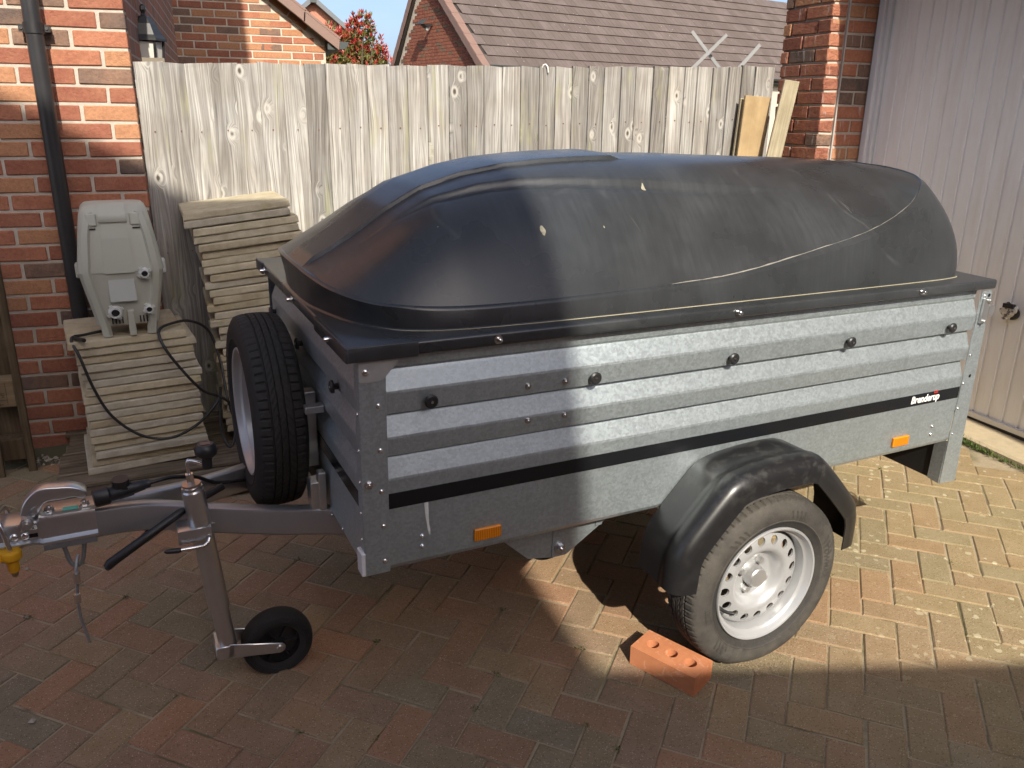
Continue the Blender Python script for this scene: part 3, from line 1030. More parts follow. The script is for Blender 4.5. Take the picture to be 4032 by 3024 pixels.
# ------------------------------------------------------------------ neighbour's garage behind the fence
ng = empty('neighbour_garage', (-0.405, 7.70, 0), label='neighbouring brick gable with brown verge tiles directly behind the fence', cat='garage')
VS = math.tan(RAD(37.5))
mb = MB()
mb.extrude([(0.0, 0.0), (0.0, 2.33), (-2.9, 2.33 + 2.9 * VS), (-2.9, 0.0)], 0.006, 0.2, lambda u, v, w: (u, w, v))
mb.box((-0.10, 3.1, 1.16), (0.19, 5.8, 2.3))
nw = mb.build('wall', M_MORTAR_N, ng)
nf = brick_meshes(M_BRICK_N, 0.215, 4, D=0.05); nh = brick_meshes(M_BRICK_N, 0.1025, 3, D=0.05)
JX = -0.525
for i in range(-16, 9):
    z = 2.305 - 0.0375 - 0.075 * i
    lim = lambda cx, zz, L: zz + 0.035 < 2.33 - (cx + L / 2) * VS - 0.09
    brick_run(nw, nf, nh, 0.0 if i <= 1 else (-0.02 if i == 2 else -0.05), JX + 0.02, z, i % 2 == 0, keep=lim)
    brick_run(nw, nf, nh, JX - 0.006, -2.2, z, i % 2 == 1, keep=lim)
# bricks laid along the verge
ang = math.atan(VS)
for k in range(9):
    d = 0.30 + 0.225 * k
    cx, cz = -d * math.cos(ang) - 0.03, 2.33 + d * math.sin(ang) - 0.055
    inst('brick', random.choice(nf), nw, (cx, -0.001, cz), (0, ang, 0))
nr = MB()
nr.extrude([(0.13, 2.33 - 0.13 * VS - 0.035), (0.13, 2.33 - 0.13 * VS + 0.02), (-3.0, 2.33 + 3.0 * VS + 0.02), (-3.0, 2.33 + 3.0 * VS - 0.035)], 0.01, 6.0, lambda u, v, w: (u, w - 0.07, v))
nrf = nr.build('roof', M_TILE_I, ng)
for k in range(8):
    d0 = -0.155 + 0.42 * k
    mb = MB()
    x0, x1 = -d0 * math.cos(ang), -(d0 + 0.445) * math.cos(ang)
    zf = lambda d: 2.33 + d * math.sin(ang)
    mb.extrude([(x0, zf(d0) - 0.06), (x0 + 0.012, zf(d0) + 0.045), (x1 + 0.012, zf(d0 + 0.445) + 0.035), (x1, zf(d0 + 0.445) - 0.065)], -0.16, -0.115, lambda u, v, w: (u, w, v))
    mb.extrude([(x0 + 0.012, zf(d0) + 0.045), (x0 + 0.028, zf(d0) + 0.065), (x1 + 0.028, zf(d0 + 0.445) + 0.055), (x1 + 0.012, zf(d0 + 0.445) + 0.035)], -0.152, 0.04, lambda u, v, w: (u, w, v))
    mb.build('verge_tile', M_VERGE, nrf, bevel=0.004)
mb = MB()
mb.lathe([(0.0, 0.0), (0.075, 0.0), (0.075, 5.0), (0.068, 5.0), (0.068, 0.006)], 20, Matrix.Translation((0.155, -0.13, 2.265)) @ Matrix.Rotation(-PI / 2, 4, 'X'), a0=0, a1=PI)
mb.box((0.07, -0.10, 2.215), (0.12, 0.05, 0.06))
mb.build('gutter', M_GUTTER, ng, smooth=40)

# ------------------------------------------------------------------ bungalow with the big brown roof
TH = RAD(15.0)
bg_ = empty('bungalow', (4.32, 16.63, 0), TH, label='red brick gable end and broad brown tiled roof rising beyond the fence', cat='house')
ZE, SL = 2.60, RAD(42.2)
RV = 2.68; RZ = ZE + RV * math.tan(SL)
FV = RV + (RZ - ZE - 0.1) / math.tan(RAD(54))
mb = MB()
gx = 0.11
mb.extrude([(0.22, 0.0), (0.22, ZE + 0.06), (RV, RZ - 0.13), (FV - 0.12, ZE), (FV - 0.12, 0.0)], gx, gx + 0.2, lambda u, v, w: (w, u, v))
mb.box((7.5, 0.33, 1.3), (14.6, 0.2, 2.6))
bw = mb.build('wall', M_MORTAR, bg_)
fb = []
for k in range(3):
    mb = MB(); mb.box((0.02, 0, 0), (0.05, 0.215, 0.065)); fb.append(mb.mesh('brick', M_BRICK_F))
spots = []
for i in range(36):
    z = 2.30 + 0.075 * i
    yoff = 0.112 * (i % 2)
    y = 0.30 - yoff
    while y < FV:
        yc = y + 0.1075
        if yc > 0.3 and z + 0.04 < ZE + 0.06 + (yc - 0.32) * math.tan(SL) and z + 0.04 < RZ - 0.15 and z + 0.06 < ZE + (FV - 0.24 - yc) * math.tan(RAD(54)):
            spots.append((yc, z))
        y += 0.225
spots.sort(key=lambda p: (p[1] < 2.75, p[0]))
for k, (yc, z) in enumerate(spots[:300]):
    inst('brick', fb[k % 3], bw, (gx - 0.012, yc, z))
mb = MB()
for yc, z in spots[300:]: mb.box((gx + 0.008, yc, z), (0.05, 0.215, 0.065))
if mb.v: tag(mb.build('bricks', M_BRICK_FI, bw), kind='stuff')
# roof
vdir = Vector((0, math.cos(SL), math.sin(SL))); vn = Vector((0, -math.sin(SL), math.cos(SL)))
rm = MB()
for (a, b) in (((-0.02, ZE - 0.05), (RV, RZ - 0.05)), ((FV + 0.05, ZE - 0.02), (RV, RZ - 0.05))):
    rm.extrude([a, b, (b[0], b[1] - 0.10), (a[0], a[1] - 0.10)], 0.02, 15.2, lambda u, v, w: (w, u, v))
rf_ = rm.build('roof', M_SOFFIT, bg_)
TW, TG = 0.296, 0.352
tiles = []
nrow = int((RV / math.cos(SL)) / TG) + 1
for r_ in range(nrow):
    s0 = -0.03 + r_ * TG
    for c_ in range(52):
        tiles.append((r_, c_, s0))


def tile_geo(mb_, M=None):
    L, W = TG + 0.05, TW - 0.004
    p = [(-W / 2, 0.026), (-W * 0.36, 0.034), (-W * 0.30, 0.029), (W * 0.08, 0.029), (W * 0.14, 0.035), (W * 0.20, 0.029), (W / 2, 0.026)]
    vs, fs = [], []
    for (t, h) in ((0.0, 0.026), (L, -0.006)):
        vs += [(x, t, z + h) for x, z in p]
    n = len(p)
    fs += [(k, k + 1, n + k + 1, n + k) for k in range(n - 1)]
    vs += [(x, 0.012, z - 0.022) for x, z in p]
    fs += [(k, k + 1, 2 * n + k + 1, 2 * n + k) for k in range(n - 1)]
    mb_.add(vs, fs, M)


Rt = Matrix(((1, 0, 0), (0, math.cos(SL), -math.sin(SL)), (0, math.sin(SL), math.cos(SL)))).to_4x4()


def tile_M(t):
    r_, c_, s0 = t
    x = 0.12 + TW * (c_ + 0.5 + 0.5 * (r_ % 2)) + random.uniform(-.003, .003)
    p = Vector((x, 0, ZE - 0.05)) + vdir * s0
    return Matrix.Translation(p) @ Rt @ Matrix.Rotation(random.gauss(0, 0.004), 4, 'Z')


tm = MB(); tile_geo(tm); tile_me = tm.mesh('roof_tile', M_TILE)
tiles.sort(key=lambda t: t[1] * 1.0 + 0.2 * abs(t[0] - 4))
for t in tiles[:300]:
    o = inst('roof_tile', tile_me, rf_); o.matrix_local = tile_M(t)
mb = MB()
for t in tiles[300:]: tile_geo(mb, tile_M(t))
tag(mb.build('roof_tiles', M_TILE_I, rf_), kind='stuff')
# verge units on both slopes
for r_ in range(nrow):
    s0 = -0.03 + r_ * TG
    mb = MB()
    mb.box((0.060, TG / 2, 0.045), (0.20, TG + 0.03, 0.035)); mb.box((-0.032, TG / 2, -0.03), (0.02, TG + 0.02, 0.17))
    o = mb.build('verge_tile', M_VERGE, rf_, bevel=0.006)
    o.matrix_local = Matrix.Translation(Vector((0, 0, ZE - 0.05)) + vdir * s0) @ Rt @ Matrix.Rotation(-0.03, 4, 'X')
SL2 = RAD(54)
nrow2 = int((FV - RV) / math.cos(SL2) / TG) + 1
for r_ in range(nrow2):
    s0 = -0.05 + r_ * TG
    p = Vector((0, FV + 0.05, ZE - 0.02)) + Vector((0, -math.cos(SL2), math.sin(SL2))) * s0
    mb = MB(); mb.box((0.045, -TG / 2, 0.014), (0.17, TG + 0.03, 0.05)); mb.box((-0.032, -TG / 2, -0.05), (0.02, TG + 0.02, 0.13))
    o = mb.build('verge_tile', M_VERGE, rf_, bevel=0.006)
    R2 = Matrix(((1, 0, 0), (0, math.cos(SL2), math.sin(SL2)), (0, -math.sin(SL2), math.cos(SL2)))).to_4x4()
    o.matrix_local = Matrix.Translation(p) @ R2 @ Matrix.Rotation(-0.03, 4, 'X')
mb = MB()
mb.lathe([(0.0, 0.0), (0.06, 0.0), (0.06, 14.5), (0.054, 14.5)], 16, Matrix.Translation((0.16, -0.075, ZE - 0.015)) @ Matrix.Rotation(PI / 2, 4, 'Y'), a0=-PI / 2, a1=PI / 2)
for x in (1.0, 3.0, 5.0): mb.box((x, -0.075, ZE - 0.045), (0.05, 0.135, 0.08))
mb.box((7.5, 0.03, ZE - 0.09), (14.8, 0.03, 0.17))
mb.build('gutter', M_GUTTER, bg_, smooth=50)
# floodlight with solar panel on the gable
fl = empty('floodlight', label='small security floodlight sticking out from the far brick gable', cat='floodlight')
fl.matrix_world = Matrix.Translation((4.32, 16.63, 0)) @ Matrix.Rotation(TH, 4, 'Z') @ Matrix.Translation((gx, 2.35, 3.56))
mb = MB(); mb.box((-0.10, 0, 0.0), (0.20, 0.04, 0.04)); mb.box((-0.22, 0.0, -0.03), (0.14, 0.22, 0.03), rot=Matrix.Rotation(0.5, 3, 'Y')); mb.build('bracket', M_BLACK, fl)
mb = MB(); mb.box((-0.30, 0.04, 0.06), (0.20, 0.30, 0.02), rot=Matrix.Rotation(-0.6, 3, 'Y')); mb.build('solar_panel', M_GUTTER, fl)
mb = MB(); mb.ball((-0.16, 0.0, -0.09), 0.05); mb.build('sensor', M_WHITE, fl, smooth=60)

# ------------------------------------------------------------------ distant house
dh = empty('distant_house', (2.69, 32.0, 0), label='distant pink brick gable peak with grey slate roof above the red shrub', cat='house')
mb = MB(); mb.extrude([(-2.6, 0), (2.6, 0), (2.6, 3.3), (0, 5.42), (-2.6, 3.3)], 0.0, 0.25, lambda u, v, w: (u, w, v))
mb.build('wall', brick_mat('pink distant brick', [(0.0, (0.40, 0.17, 0.12)), (0.5, (0.42, 0.19, 0.135))], island=True), dh)
mb = MB()
for s_ in (-1, 1): mb.extrude([(0, 5.42), (s_ * 2.9, 3.06), (s_ * 2.9, 3.24), (0, 5.62)], -0.35, 7.0, lambda u, v, w: (u, w, v))
mb.build('roof', M_SLATE, dh)
mb = MB(); mb.box((0, -0.33, 5.5), (0.24, 0.08, 0.26)); mb.build('finial', M_GUTTER, dh)

# ------------------------------------------------------------------ red shrub (photinia)
ph_ = empty('photinia_shrub', (0.78, 13.0, 0), label='leafy shrub with bright red new leaves between the two brick gables', cat='shrub')
mb = MB()
tips = []
for k in range(9):
    a = 2 * PI * k / 9
    tip = Vector((0.75 * math.cos(a) * random.uniform(.5, 1), 0.6 * math.sin(a), random.uniform(2.0, 2.75)))
    mid = Vector((tip.x * 0.35, tip.y * 0.35, 1.1))
    mb.tube([(0, 0, 0.0), tuple(mid * 0.5), tuple(mid), tuple(tip)], [0.06, 0.05, 0.035, 0.008], 6)
mb.build('trunk', M_BARK, ph_, smooth=60)


def leaf(mb_, p, d, L, W):
    d = d.normalized()
    s_ = d.cross(Vector((random.gauss(0, 1), random.gauss(0, 1), random.gauss(0, 1)))).normalized() * W
    nrm = d.cross(s_).normalized()
    mb_.add([p, p + d * L * 0.45 + s_ * 0.5 + nrm * W * 0.15, p + d * L, p + d * L * 0.45 - s_ * 0.5 + nrm * W * 0.15], [(0, 1, 2), (0, 2, 3)])


clumps = [(-0.42, 0, 2.70, 0.26), (-0.30, 0, 2.45, 0.36), (-0.55, 0, 2.30, 0.35), (0.15, 0, 2.80, 0.26), (0.22, 0, 2.95, 0.2), (0.0, 0, 2.55, 0.36), (0.28, 0, 2.52, 0.34), (0.45, 0, 2.40, 0.22),
          (-0.1, 0, 2.2, 0.6), (0.35, 0.3, 2.1, 0.5), (-0.45, 0.3, 2.0, 0.5), (0.0, 0, 1.7, 0.8), (-0.2, .3, 2.5, .3), (-0.62, 0, 2.55, .24), (-0.7, 0.1, 2.25, .3), (-0.5, 0, 2.1, .4)]
mr, mg = MB(), MB()
for (cx, cy, cz, r_) in clumps:
    nb = int(190 * r_ / 0.3)
    for _ in range(nb):
        d = Vector((random.gauss(0, 1), random.gauss(0, 1), random.gauss(0, 1))).normalized()
        rr = r_ * random.uniform(0.35, 1.0) ** 0.6
        p = Vector((cx, cy, cz)) + d * rr
        out = (d + Vector((0, 0, 0.8)) + Vector((random.gauss(0, .4), random.gauss(0, .4), random.gauss(0, .4))))
        outer = rr / r_ > 0.72 and d.z > -0.25
        pr_ = (0.80 if cx > -0.05 else 0.30)
        tgt = mr if (outer and random.random() < pr_) or random.random() < 0.08 else mg
        for q in range(3):
            leaf(tgt, p, out + Vector((random.gauss(0, .6), random.gauss(0, .6), random.gauss(0, .6))), random.uniform(0.06, 0.105), random.uniform(0.022, 0.036))
mg.build('crown', M_LEAFG, ph_, weld=False)
mr.build('new_leaves', M_LEAFR, ph_, weld=False)

# ------------------------------------------------------------------ the houses behind the camera that shade the left of the drive
hs = empty('gable_house', (0, 0, 0), label='tall gabled brick house standing behind the photographer', cat='house')
mb = MB()
zr = lambda x: 6.06 + (x + 2.44) * -0.593
mb.extrude([(-1.72, -0.2), (-1.72, zr(-1.72) - 0.12), (-5.2, zr(-5.2) - 0.12), (-8.7, zr(-1.72) - 0.12), (-8.7, -0.2)], -4.42, -12.0, lambda u, v, w: (u, w, v))
mb.build('wall', M_SHEET, hs)
mb = MB()
mb.extrude([(-1.52, zr(-1.52)), (-5.2, zr(-5.2)), (-5.2, zr(-5.2) - 0.14), (-1.52, zr(-1.52) - 0.14)], -4.2, -12.2, lambda u, v, w: (u, w, v))
mb.extrude([(-8.9, zr(-1.52)), (-5.2, zr(-5.2)), (-5.2, zr(-5.2) - 0.14), (-8.9, zr(-1.52) - 0.14)], -4.2, -12.2, lambda u, v, w: (u, w, v))
mb.build('roof', M_TILE_I, hs)
fs_ = empty('flat_roof_garage', (-1.28, -3.88, 0), math.atan2(-0.42, 1.32), label='low flat roofed brick garage standing behind the photographer', cat='garage')
mb = MB(); mb.box((2.2, -2.1, 1.28), (5.4, 4.0, 2.95)); mb.build('wall', M_SHEET, fs_)
mb = MB(); mb.box((2.15, -2.05, 2.83), (5.7, 4.12, 0.16)); mb.build('roof', M_SLATE, fs_)

# ================================================================== THINGS ROUND THE TRAILER
ORD = ['', 'top', 'second', 'third', 'fourth', 'fifth', 'sixth', 'seventh', 'eighth', 'ninth', 'tenth', 'eleventh', 'twelfth', 'thirteenth', 'fourteenth', 'fifteenth', 'sixteenth', 'seventeenth', 'eighteenth', 'nineteenth', 'twentieth',
       'twenty-first', 'twenty-second', 'twenty-third', 'twenty-fourth', 'twenty-fifth', 'twenty-sixth', 'twenty-seventh', 'twenty-eighth', 'twenty-ninth', 'thirtieth']


def slab_geo(w=0.45, d=0.45, t=0.0318):
    """a riven-edged slab, origin at the lower front left corner"""
    mb = MB()
    n = 9
    rows = []
    for z, ins in ((0.0, 0.003), (0.004, 0.0), (t - 0.005, 0.002), (t, 0.006)):
        ring = []
        for (ax, ay, bx, by) in ((ins, ins, w - ins, ins), (w - ins, ins, w - ins, d - ins), (w - ins, d - ins, ins, d - ins), (ins, d - ins, ins, ins)):
            for k in range(n - 1):
                f = k / (n - 1)
                j = 0.0013
                ring.append((ax + (bx - ax) * f + random.uniform(-j, j), ay + (by - ay) * f + random.uniform(-j, j), z + random.uniform(-.0007, .0007)))
        rows.append(ring)
    mb.grid(rows, cv=True)
    m = len(rows[0])
    mb.add(rows[-1], [tuple(range(m))]); mb.add(rows[0], [tuple(range(m))])
    return mb


slab_ms = [slab_geo().mesh('flagstone', M_SLAB) for _ in range(6)]
LX = [-2.340, -2.305, -2.319, -2.315, -2.308, -2.297, -2.305, -2.319, -2.315, -2.314, -2.308, -2.314, -2.315, -2.309, -2.304, -2.324, -2.345]
for i, lx in enumerate(LX):
    z = 0.647 - 0.0346 * i
    yaw = RAD(8.5 + random.uniform(-1.6, 1.6))
    o = inst('flagstone', slab_ms[i % 6], None, (lx, 1.80 + random.uniform(-.008, .008) + (0.0 if i else -0.02), z), (RAD(-0.3), RAD(-0.5), yaw))
    pos = 'top slab under the grey pump' if i == 0 else ('bottom slab' if i == len(LX) - 1 else ORD[i + 1] + ' slab from the top')
    tag(o, 'buff concrete paving slab, %s of the stack carrying the pump' % pos, 'paving slab', 'slabs stacked under the pump')
LX2 = [-1.859, -1.860, -1.826, -1.828, -1.811, -1.800, -1.805, -1.802, -1.778, -1.803, -1.787, -1.775, -1.803, -1.777, -1.799, -1.766]
n2 = 30
for i in range(n2):
    lx = LX2[i] if i < len(LX2) else -1.775 + random.uniform(-.018, .018)
    z = 1.117 - 0.0336 * i
    tilt = RAD(-6.2 + 0.16 * i)
    yaw = RAD(2.5 + random.uniform(-1.3, 1.3))
    o = inst('flagstone', slab_ms[(i * 5 + 2) % 6], None, (lx, 2.0 + random.uniform(-.008, .006), z), (0, tilt, yaw))
    pos = 'topmost slab with sunlit edge' if i == 0 else ('bottom slab' if i == n2 - 1 else ORD[i + 1] + ' slab from the top')
    tag(o, 'buff concrete slab, %s of the tall leaning stack by fence' % pos, 'paving slab', 'slabs in the tall stack by the fence')

# old pallet under the slabs
pal = empty('weathered_pallet', (-2.40, 1.72, 0), RAD(4), label='weathered flat wooden pallet lying under the stacked slabs', cat='pallet')
for k in range(6):
    z = 0.083
    mb = MB(); mb.box((0.56, 0.055 + 0.125 * k, z), (1.22 + random.uniform(-.03, .03), 0.108, 0.020), rz=random.uniform(-.012, .012))
    mb.build('deck_board', M_OLDWOOD, pal, bevel=0.004)
for k in range(3):
    for j in range(3):
        mb = MB(); mb.box((0.02 + 0.53 * k, 0.08 + 0.28 * j, 0.038), (0.13, 0.10, 0.070)); mb.build('block', M_OLDWOOD, pal, bevel=0.004)
for k in range(2):
    mb = MB(); mb.box((0.56, -0.02 - 0.11 * k, 0.060 - 0.03 * k), (1.30, 0.10, 0.025), rz=0.02); mb.build('loose_board', M_OLDWOOD, pal, bevel=0.004)

# pallet leaning on the house wall at the far left
lp = empty('upright_pallet', (-2.63, 2.16, 0.0), 0.0, label='brown timber pallet stood on end against the brick wall at the left', cat='pallet')
lp.rotation_euler = (0, RAD(0.5), 0)
mb = MB(); mb.box((0.008, 0.0, 0.52), (0.031, 0.022, 1.10)); mb.build('deck_board', M_PALWOOD, lp, bevel=0.003)
mb = MB(); mb.box((-0.105, -0.03, 0.35), (0.03, 0.022, 0.76), rot=Matrix.Rotation(0.02, 3, 'Y')); mb.build('deck_board', M_PALWOOD, lp, bevel=0.003)
mb = MB(); mb.box((-0.16, -0.04, 0.30), (0.035, 0.022, 0.66)); mb.build('deck_board', M_PALWOOD, lp, bevel=0.003)
for zc, h in ((0.375, 0.125), (0.82, 0.11), (0.11, 0.10)):
    mb = MB(); mb.box((-0.073, 0.055, zc), (0.125, 0.09, h)); bl = mb.build('block', M_PALBLOCK if zc == 0.375 else M_PALWOOD, lp, bevel=0.003)
    if zc == 0.375:
        tm = MB()
        for txt, s_, ox, oz in (('SE-L', 0.020, -0.088, -0.020), ('HT', 0.018, -0.052, -0.016), ('YY', 0.018, -0.098, -0.056), ('Y', 0.022, -0.062, -0.054)):
            vs, fs = text_verts(txt, s_)
            tm.add([(-0.0 + ox - y_, 0.0085, zc + oz + x_) for x_, y_, _ in vs], fs)
        for a, b, c_, d_ in ((-0.125, 0.0085, 0.0012, 0.09),):
            tm.box((-0.073, 0.0088, zc - 0.028), (0.06, 0.0006, 0.0014)); tm.box((-0.044, 0.0088, zc), (0.0014, 0.0006, 0.10)); tm.box((-0.075, 0.0088, zc + 0.01), (0.0014, 0.0006, 0.06))
        tm.build('stamp', plain('stamp ink', (0.05, 0.035, 0.025), 0.9), bl)
mb = MB(); mb.box((-0.075, 0.11, 0.52), (0.10, 0.02, 1.08)); mb.build('rear_board', M_PALWOOD, lp, bevel=0.003)

# ------------------------------------------------------------------ pump on the slabs
pump = empty('pool_pump', (-2.118, 1.93, 0.684), RAD(5), label='grey green plastic pond pump standing on a stack of slabs', cat='pump')


def rrect(w, d, r, n=5, cx=0.0, cy=0.0):
    pts = []
    for (sx, sy, a0) in ((1, 1, 0), (-1, 1, 90), (-1, -1, 180), (1, -1, 270)):
        for k in range(n):
            a = RAD(a0 + 90 * k / (n - 1))
            pts.append((cx + sx * (w / 2 - r) + r * math.cos(a), cy + sy * (d / 2 - r) + r * math.sin(a)))
    return pts


secs = [(0.045, .236, .20, .03, .006), (0.10, .252, .215, .032, .002), (0.20, .290, .235, .034, 0), (0.262, .312, .245, .036, 0), (0.266, .314, .246, .036, 0)]
mb = MB(); P = [[(x, y, z) for x, y in rrect(w, d, r, 5, 0, cy)] for z, w, d, r, cy in secs]
mb.grid(P, cv=True); mb.add(P[0], [tuple(range(len(P[0])))])
base = mb.build('lower_housing', M_PUMP, pump, smooth=35)
secs = [(0.266, .318, .250, .036, 0), (0.275, .318, .25, .036, 0), (0.32, .304, .246, .036, .003), (0.42, .276, .235, .04, .008), (0.49, .252, .215, .045, .013), (0.515, .236, .19, .05, .02), (0.527, .212, .16, .05, .025)]
mb = MB(); P = [[(x, y, z) for x, y in rrect(w, d, r, 5, 0, cy)] for z, w, d, r, cy in secs]
mb.grid(P, cv=True); mb.add(P[-1], [tuple(range(len(P[0])))])
mb.build('upper_housing', M_PUMP, pump, smooth=35)
fy = lambda z: -np.interp(z, [0.045, 0.10, 0.2, 0.266, 0.32, 0.42, 0.49, 0.515], [.094, .1055, .1175, .125, .120, .1095, .0945, .075])
# raised side ribs at the front corners
for s_ in (-1, 1):
    mb = MB(); rows = []
    for z in np.linspace(0.0, 0.50, 12):
        hw = np.interp(z, [0, 0.05, .266, .42, .5], [.093, .098, .135, .118, .098])
        yy = fy(max(z, 0.05))
        rows.append([(s_ * (hw - 0.028), yy + 0.004, z), (s_ * (hw - 0.016), yy - 0.012, z), (s_ * (hw + 0.006), yy - 0.006, z), (s_ * (hw + 0.012), yy + 0.05, z)])
    mb.grid(rows); mb.build('corner_rib', M_PUMP, pump, smooth=30)
mb = MB(); mb.box((0.012, -0.104, 0.055), (0.026, 0.03, 0.108), rot=Matrix.Rotation(0.08, 3, 'X')); mb.build('front_foot', M_PUMP, pump, bevel=0.003)
# cover strap / handle down the front
mb = MB(); rows = []
for z in (0.263, 0.32, 0.40, 0.468):
    hw = np.interp(z, [.263, .468], [.054, .048])
    rows.append([(-hw - .006, fy(z) + 0.003, z), (-hw - .006, fy(z) - 0.006, z), (hw - .006, fy(z) - 0.006, z), (hw - .006, fy(z) + 0.003, z)])
mb.grid(rows); mb.build('front_cover', M_PUMP, pump)
mb = MB(); rows = []
for z, dy in ((0.462, -0.012), (0.475, -0.018), (0.495, -0.018), (0.515, -0.012), (0.530, 0.004), (0.533, 0.03), (0.531, 0.07)):
    rows.append([(-.056, fy(min(z, .51)) + dy + .012, z), (-.056, fy(min(z, .51)) + dy, z), (.044, fy(min(z, .51)) + dy, z), (.044, fy(min(z, .51)) + dy + .012, z)])
mb.grid(rows); mb.build('carry_handle', M_PUMP, pump, smooth=50)
for s_ in (-1, 1):
    mb = MB(); mb.box((s_ * 0.078 - .004, fy(0.47) - 0.003, 0.472), (0.038, 0.012, 0.05), rot=Matrix.Rotation(-0.2, 3, 'X')); mb.build('latch', M_PUMP, pump, bevel=0.006, seg=2)
    mb = MB(); mb.box((s_ * 0.080 - .004, fy(0.44) - 0.003, 0.438), (0.028, 0.006, 0.004)); mb.build('slot', M_PUMPD, pump)
mb = MB(); mb.box((-0.006, fy(0.22) - 0.001, 0.20), (0.10, 0.008, 0.11), rot=Matrix.Rotation(-0.12, 3, 'X')); mb.build('badge_plate', plain('lighter pump panel', (0.43, 0.45, 0.42), 0.45), pump, bevel=0.003)
for (px_, pz, r_) in ((0.083, 0.258, 0.021), (-0.043, 0.103, 0.027), (0.083, 0.107, 0.019)):
    Mx = Matrix.Translation((px_, fy(pz) + 0.004, pz)) @ Matrix.Rotation(PI / 2, 4, 'X')
    mb = MB(); mb.lathe([(r_ * 1.02, 0), (r_ * 1.02, 0.012), (r_ * 0.80, 0.016), (r_ * 0.80, 0.036), (r_ * 0.58, 0.036), (r_ * 0.58, 0.004)], 20, Mx)
    for k in range(4):
        a = k * PI / 2 + 0.5
        mb.box((r_ * 1.05 * math.cos(a), r_ * 1.05 * math.sin(a), 0.012), (0.010, 0.012, 0.014), rz=a, M=Mx)
    pt = mb.build('hose_port', M_PORT, pump, smooth=40)
    mb = MB(); mb.lathe([(r_ * 0.57, 0.020), (0.0001, 0.020)], 20, Mx); mb.build('port_bore', M_PUMPD, pt)
for x0 in (-0.058, 0.046):
    for k in range(4):
        mb = MB(); mb.box((x0 + 0.0125 * k, fy(0.07) - 0.0005, 0.069), (0.0055, 0.006, 0.034), rot=Matrix.Rotation(-0.15, 3, 'X')); mb.build('vent_slot', M_PUMPD, pump)
for s_ in (-1, 1):
    mb = MB(); mb.box((s_ * 0.156, 0.01, 0.262), (0.026, 0.05, 0.058)); mb.build('side_clip', M_PORT if s_ > 0 else M_PUMP, pump, bevel=0.006, seg=2)

# black cable of the pump, hanging in a loop over the slabs
mb = MB()
cpts = spline([(-2.19, 1.91, 0.695), (-2.28, 1.86, 0.692), (-2.325, 1.81, 0.690), (-2.300, 1.775, 0.62), (-2.265, 1.765, 0.48), (-2.215, 1.765, 0.36), (-2.12, 1.765, 0.265), (-2.01, 1.77, 0.235), (-1.90, 1.78, 0.275), (-1.82, 1.80, 0.345),
               (-1.80, 1.83, 0.38), (-1.86, 1.79, 0.43), (-1.93, 1.785, 0.53), (-1.985, 1.79, 0.63), (-2.00, 1.83, 0.694), (-1.95, 1.92, 0.700), (-1.88, 1.98, 0.690), (-1.81, 2.02, 0.63), (-1.775, 1.99, 0.50), (-1.765, 1.92, 0.40), (-1.76, 1.88, 0.34), (-1.74, 1.86, 0.22), (-1.77, 1.82, 0.14), (-1.80, 1.86, 0.22), (-1.785, 1.90, 0.40)], 150)
mb.tube([tuple(p) for p in cpts], 0.0062, 8)
mb.tube([tuple(p) for p in spline([(-1.80, 1.83, 0.38), (-1.77, 1.84, 0.36), (-1.735, 1.87, 0.30), (-1.72, 1.88, 0.20), (-1.74, 1.85, 0.12)], 24)], 0.0062, 8)
tag(mb.build('pump_cable', M_CABLE, smooth=70), 'black power cable looping from the pump down over the stacked slabs', 'cable')
mb = MB(); mb.cyl((-2.318, 1.82, 0.692), (-2.272, 1.755, 0.694), 0.0085, n=10); mb.cyl((-2.272, 1.755, 0.694), (-2.2715, 1.7545, 0.694), 0.006, n=10)
tag(mb.build('hose_piece', M_BLACK, smooth=50), 'short stub of black hose lying on the top slab beside the pump', 'hose')

# ------------------------------------------------------------------ boards leaning in the corner by the garage
pb = empty('chipboard_plank', (1.205, 2.405, 0.04), RAD(-4), label='tan chipboard plank leaning on the fence beside the garage pier', cat='plank')
pb.rotation_euler = (RAD(-1.5), RAD(3.6), RAD(-6))
mb = MB(); mb.box((-0.005, 0, 0.82), (0.165, 0.018, 1.64)); mb.build('board', M_PLY, pb, bevel=0.0015)
mb = MB(); mb.box((-0.075, 0.045, 0.815), (0.030, 0.018, 1.62)); mb.build('backing_strip', M_TIMBER, pb, bevel=0.0015)
tp = MB()
tp.box((0, 0, 0.86), (0.082, 0.058, 1.72))
o = tag(tp.build('timber_post', M_TIMBER, bevel=0.003), 'pale sawn timber post leaning between the chipboard plank and the pier', 'timber post')
o.location = (1.19, 2.355, 0.055); o.rotation_euler = (RAD(-2.2), RAD(7.6), RAD(-32))

# grey bars sticking up behind the fence
for (a, b, lab) in (((1.336, 3.2, 2.09), (1.72, 3.2, 1.70), 'grey flat bar crossing behind another bar above the fence'), ((1.521, 3.17, 2.066), (1.13, 3.17, 1.70), 'pale grey flat bar crossing in front, above the fence top'), ((1.396, 2.62, 1.967), (1.13, 2.62, 1.68), 'single grey flat bar poking up over the fence next to pier')):
    mb = MB()
    a, b = Vector(a), Vector(b); d = (a - b); L = d.length
    mb.box((0, 0, L / 2), (0.021, 0.005, L))
    o = mb.build('metal_bar', M_ALU)
    o.location = b; o.rotation_euler = (0, math.atan2(d.x, d.z), RAD(-8))
    tag(o, lab, 'metal bar', 'grey bars above the fence')

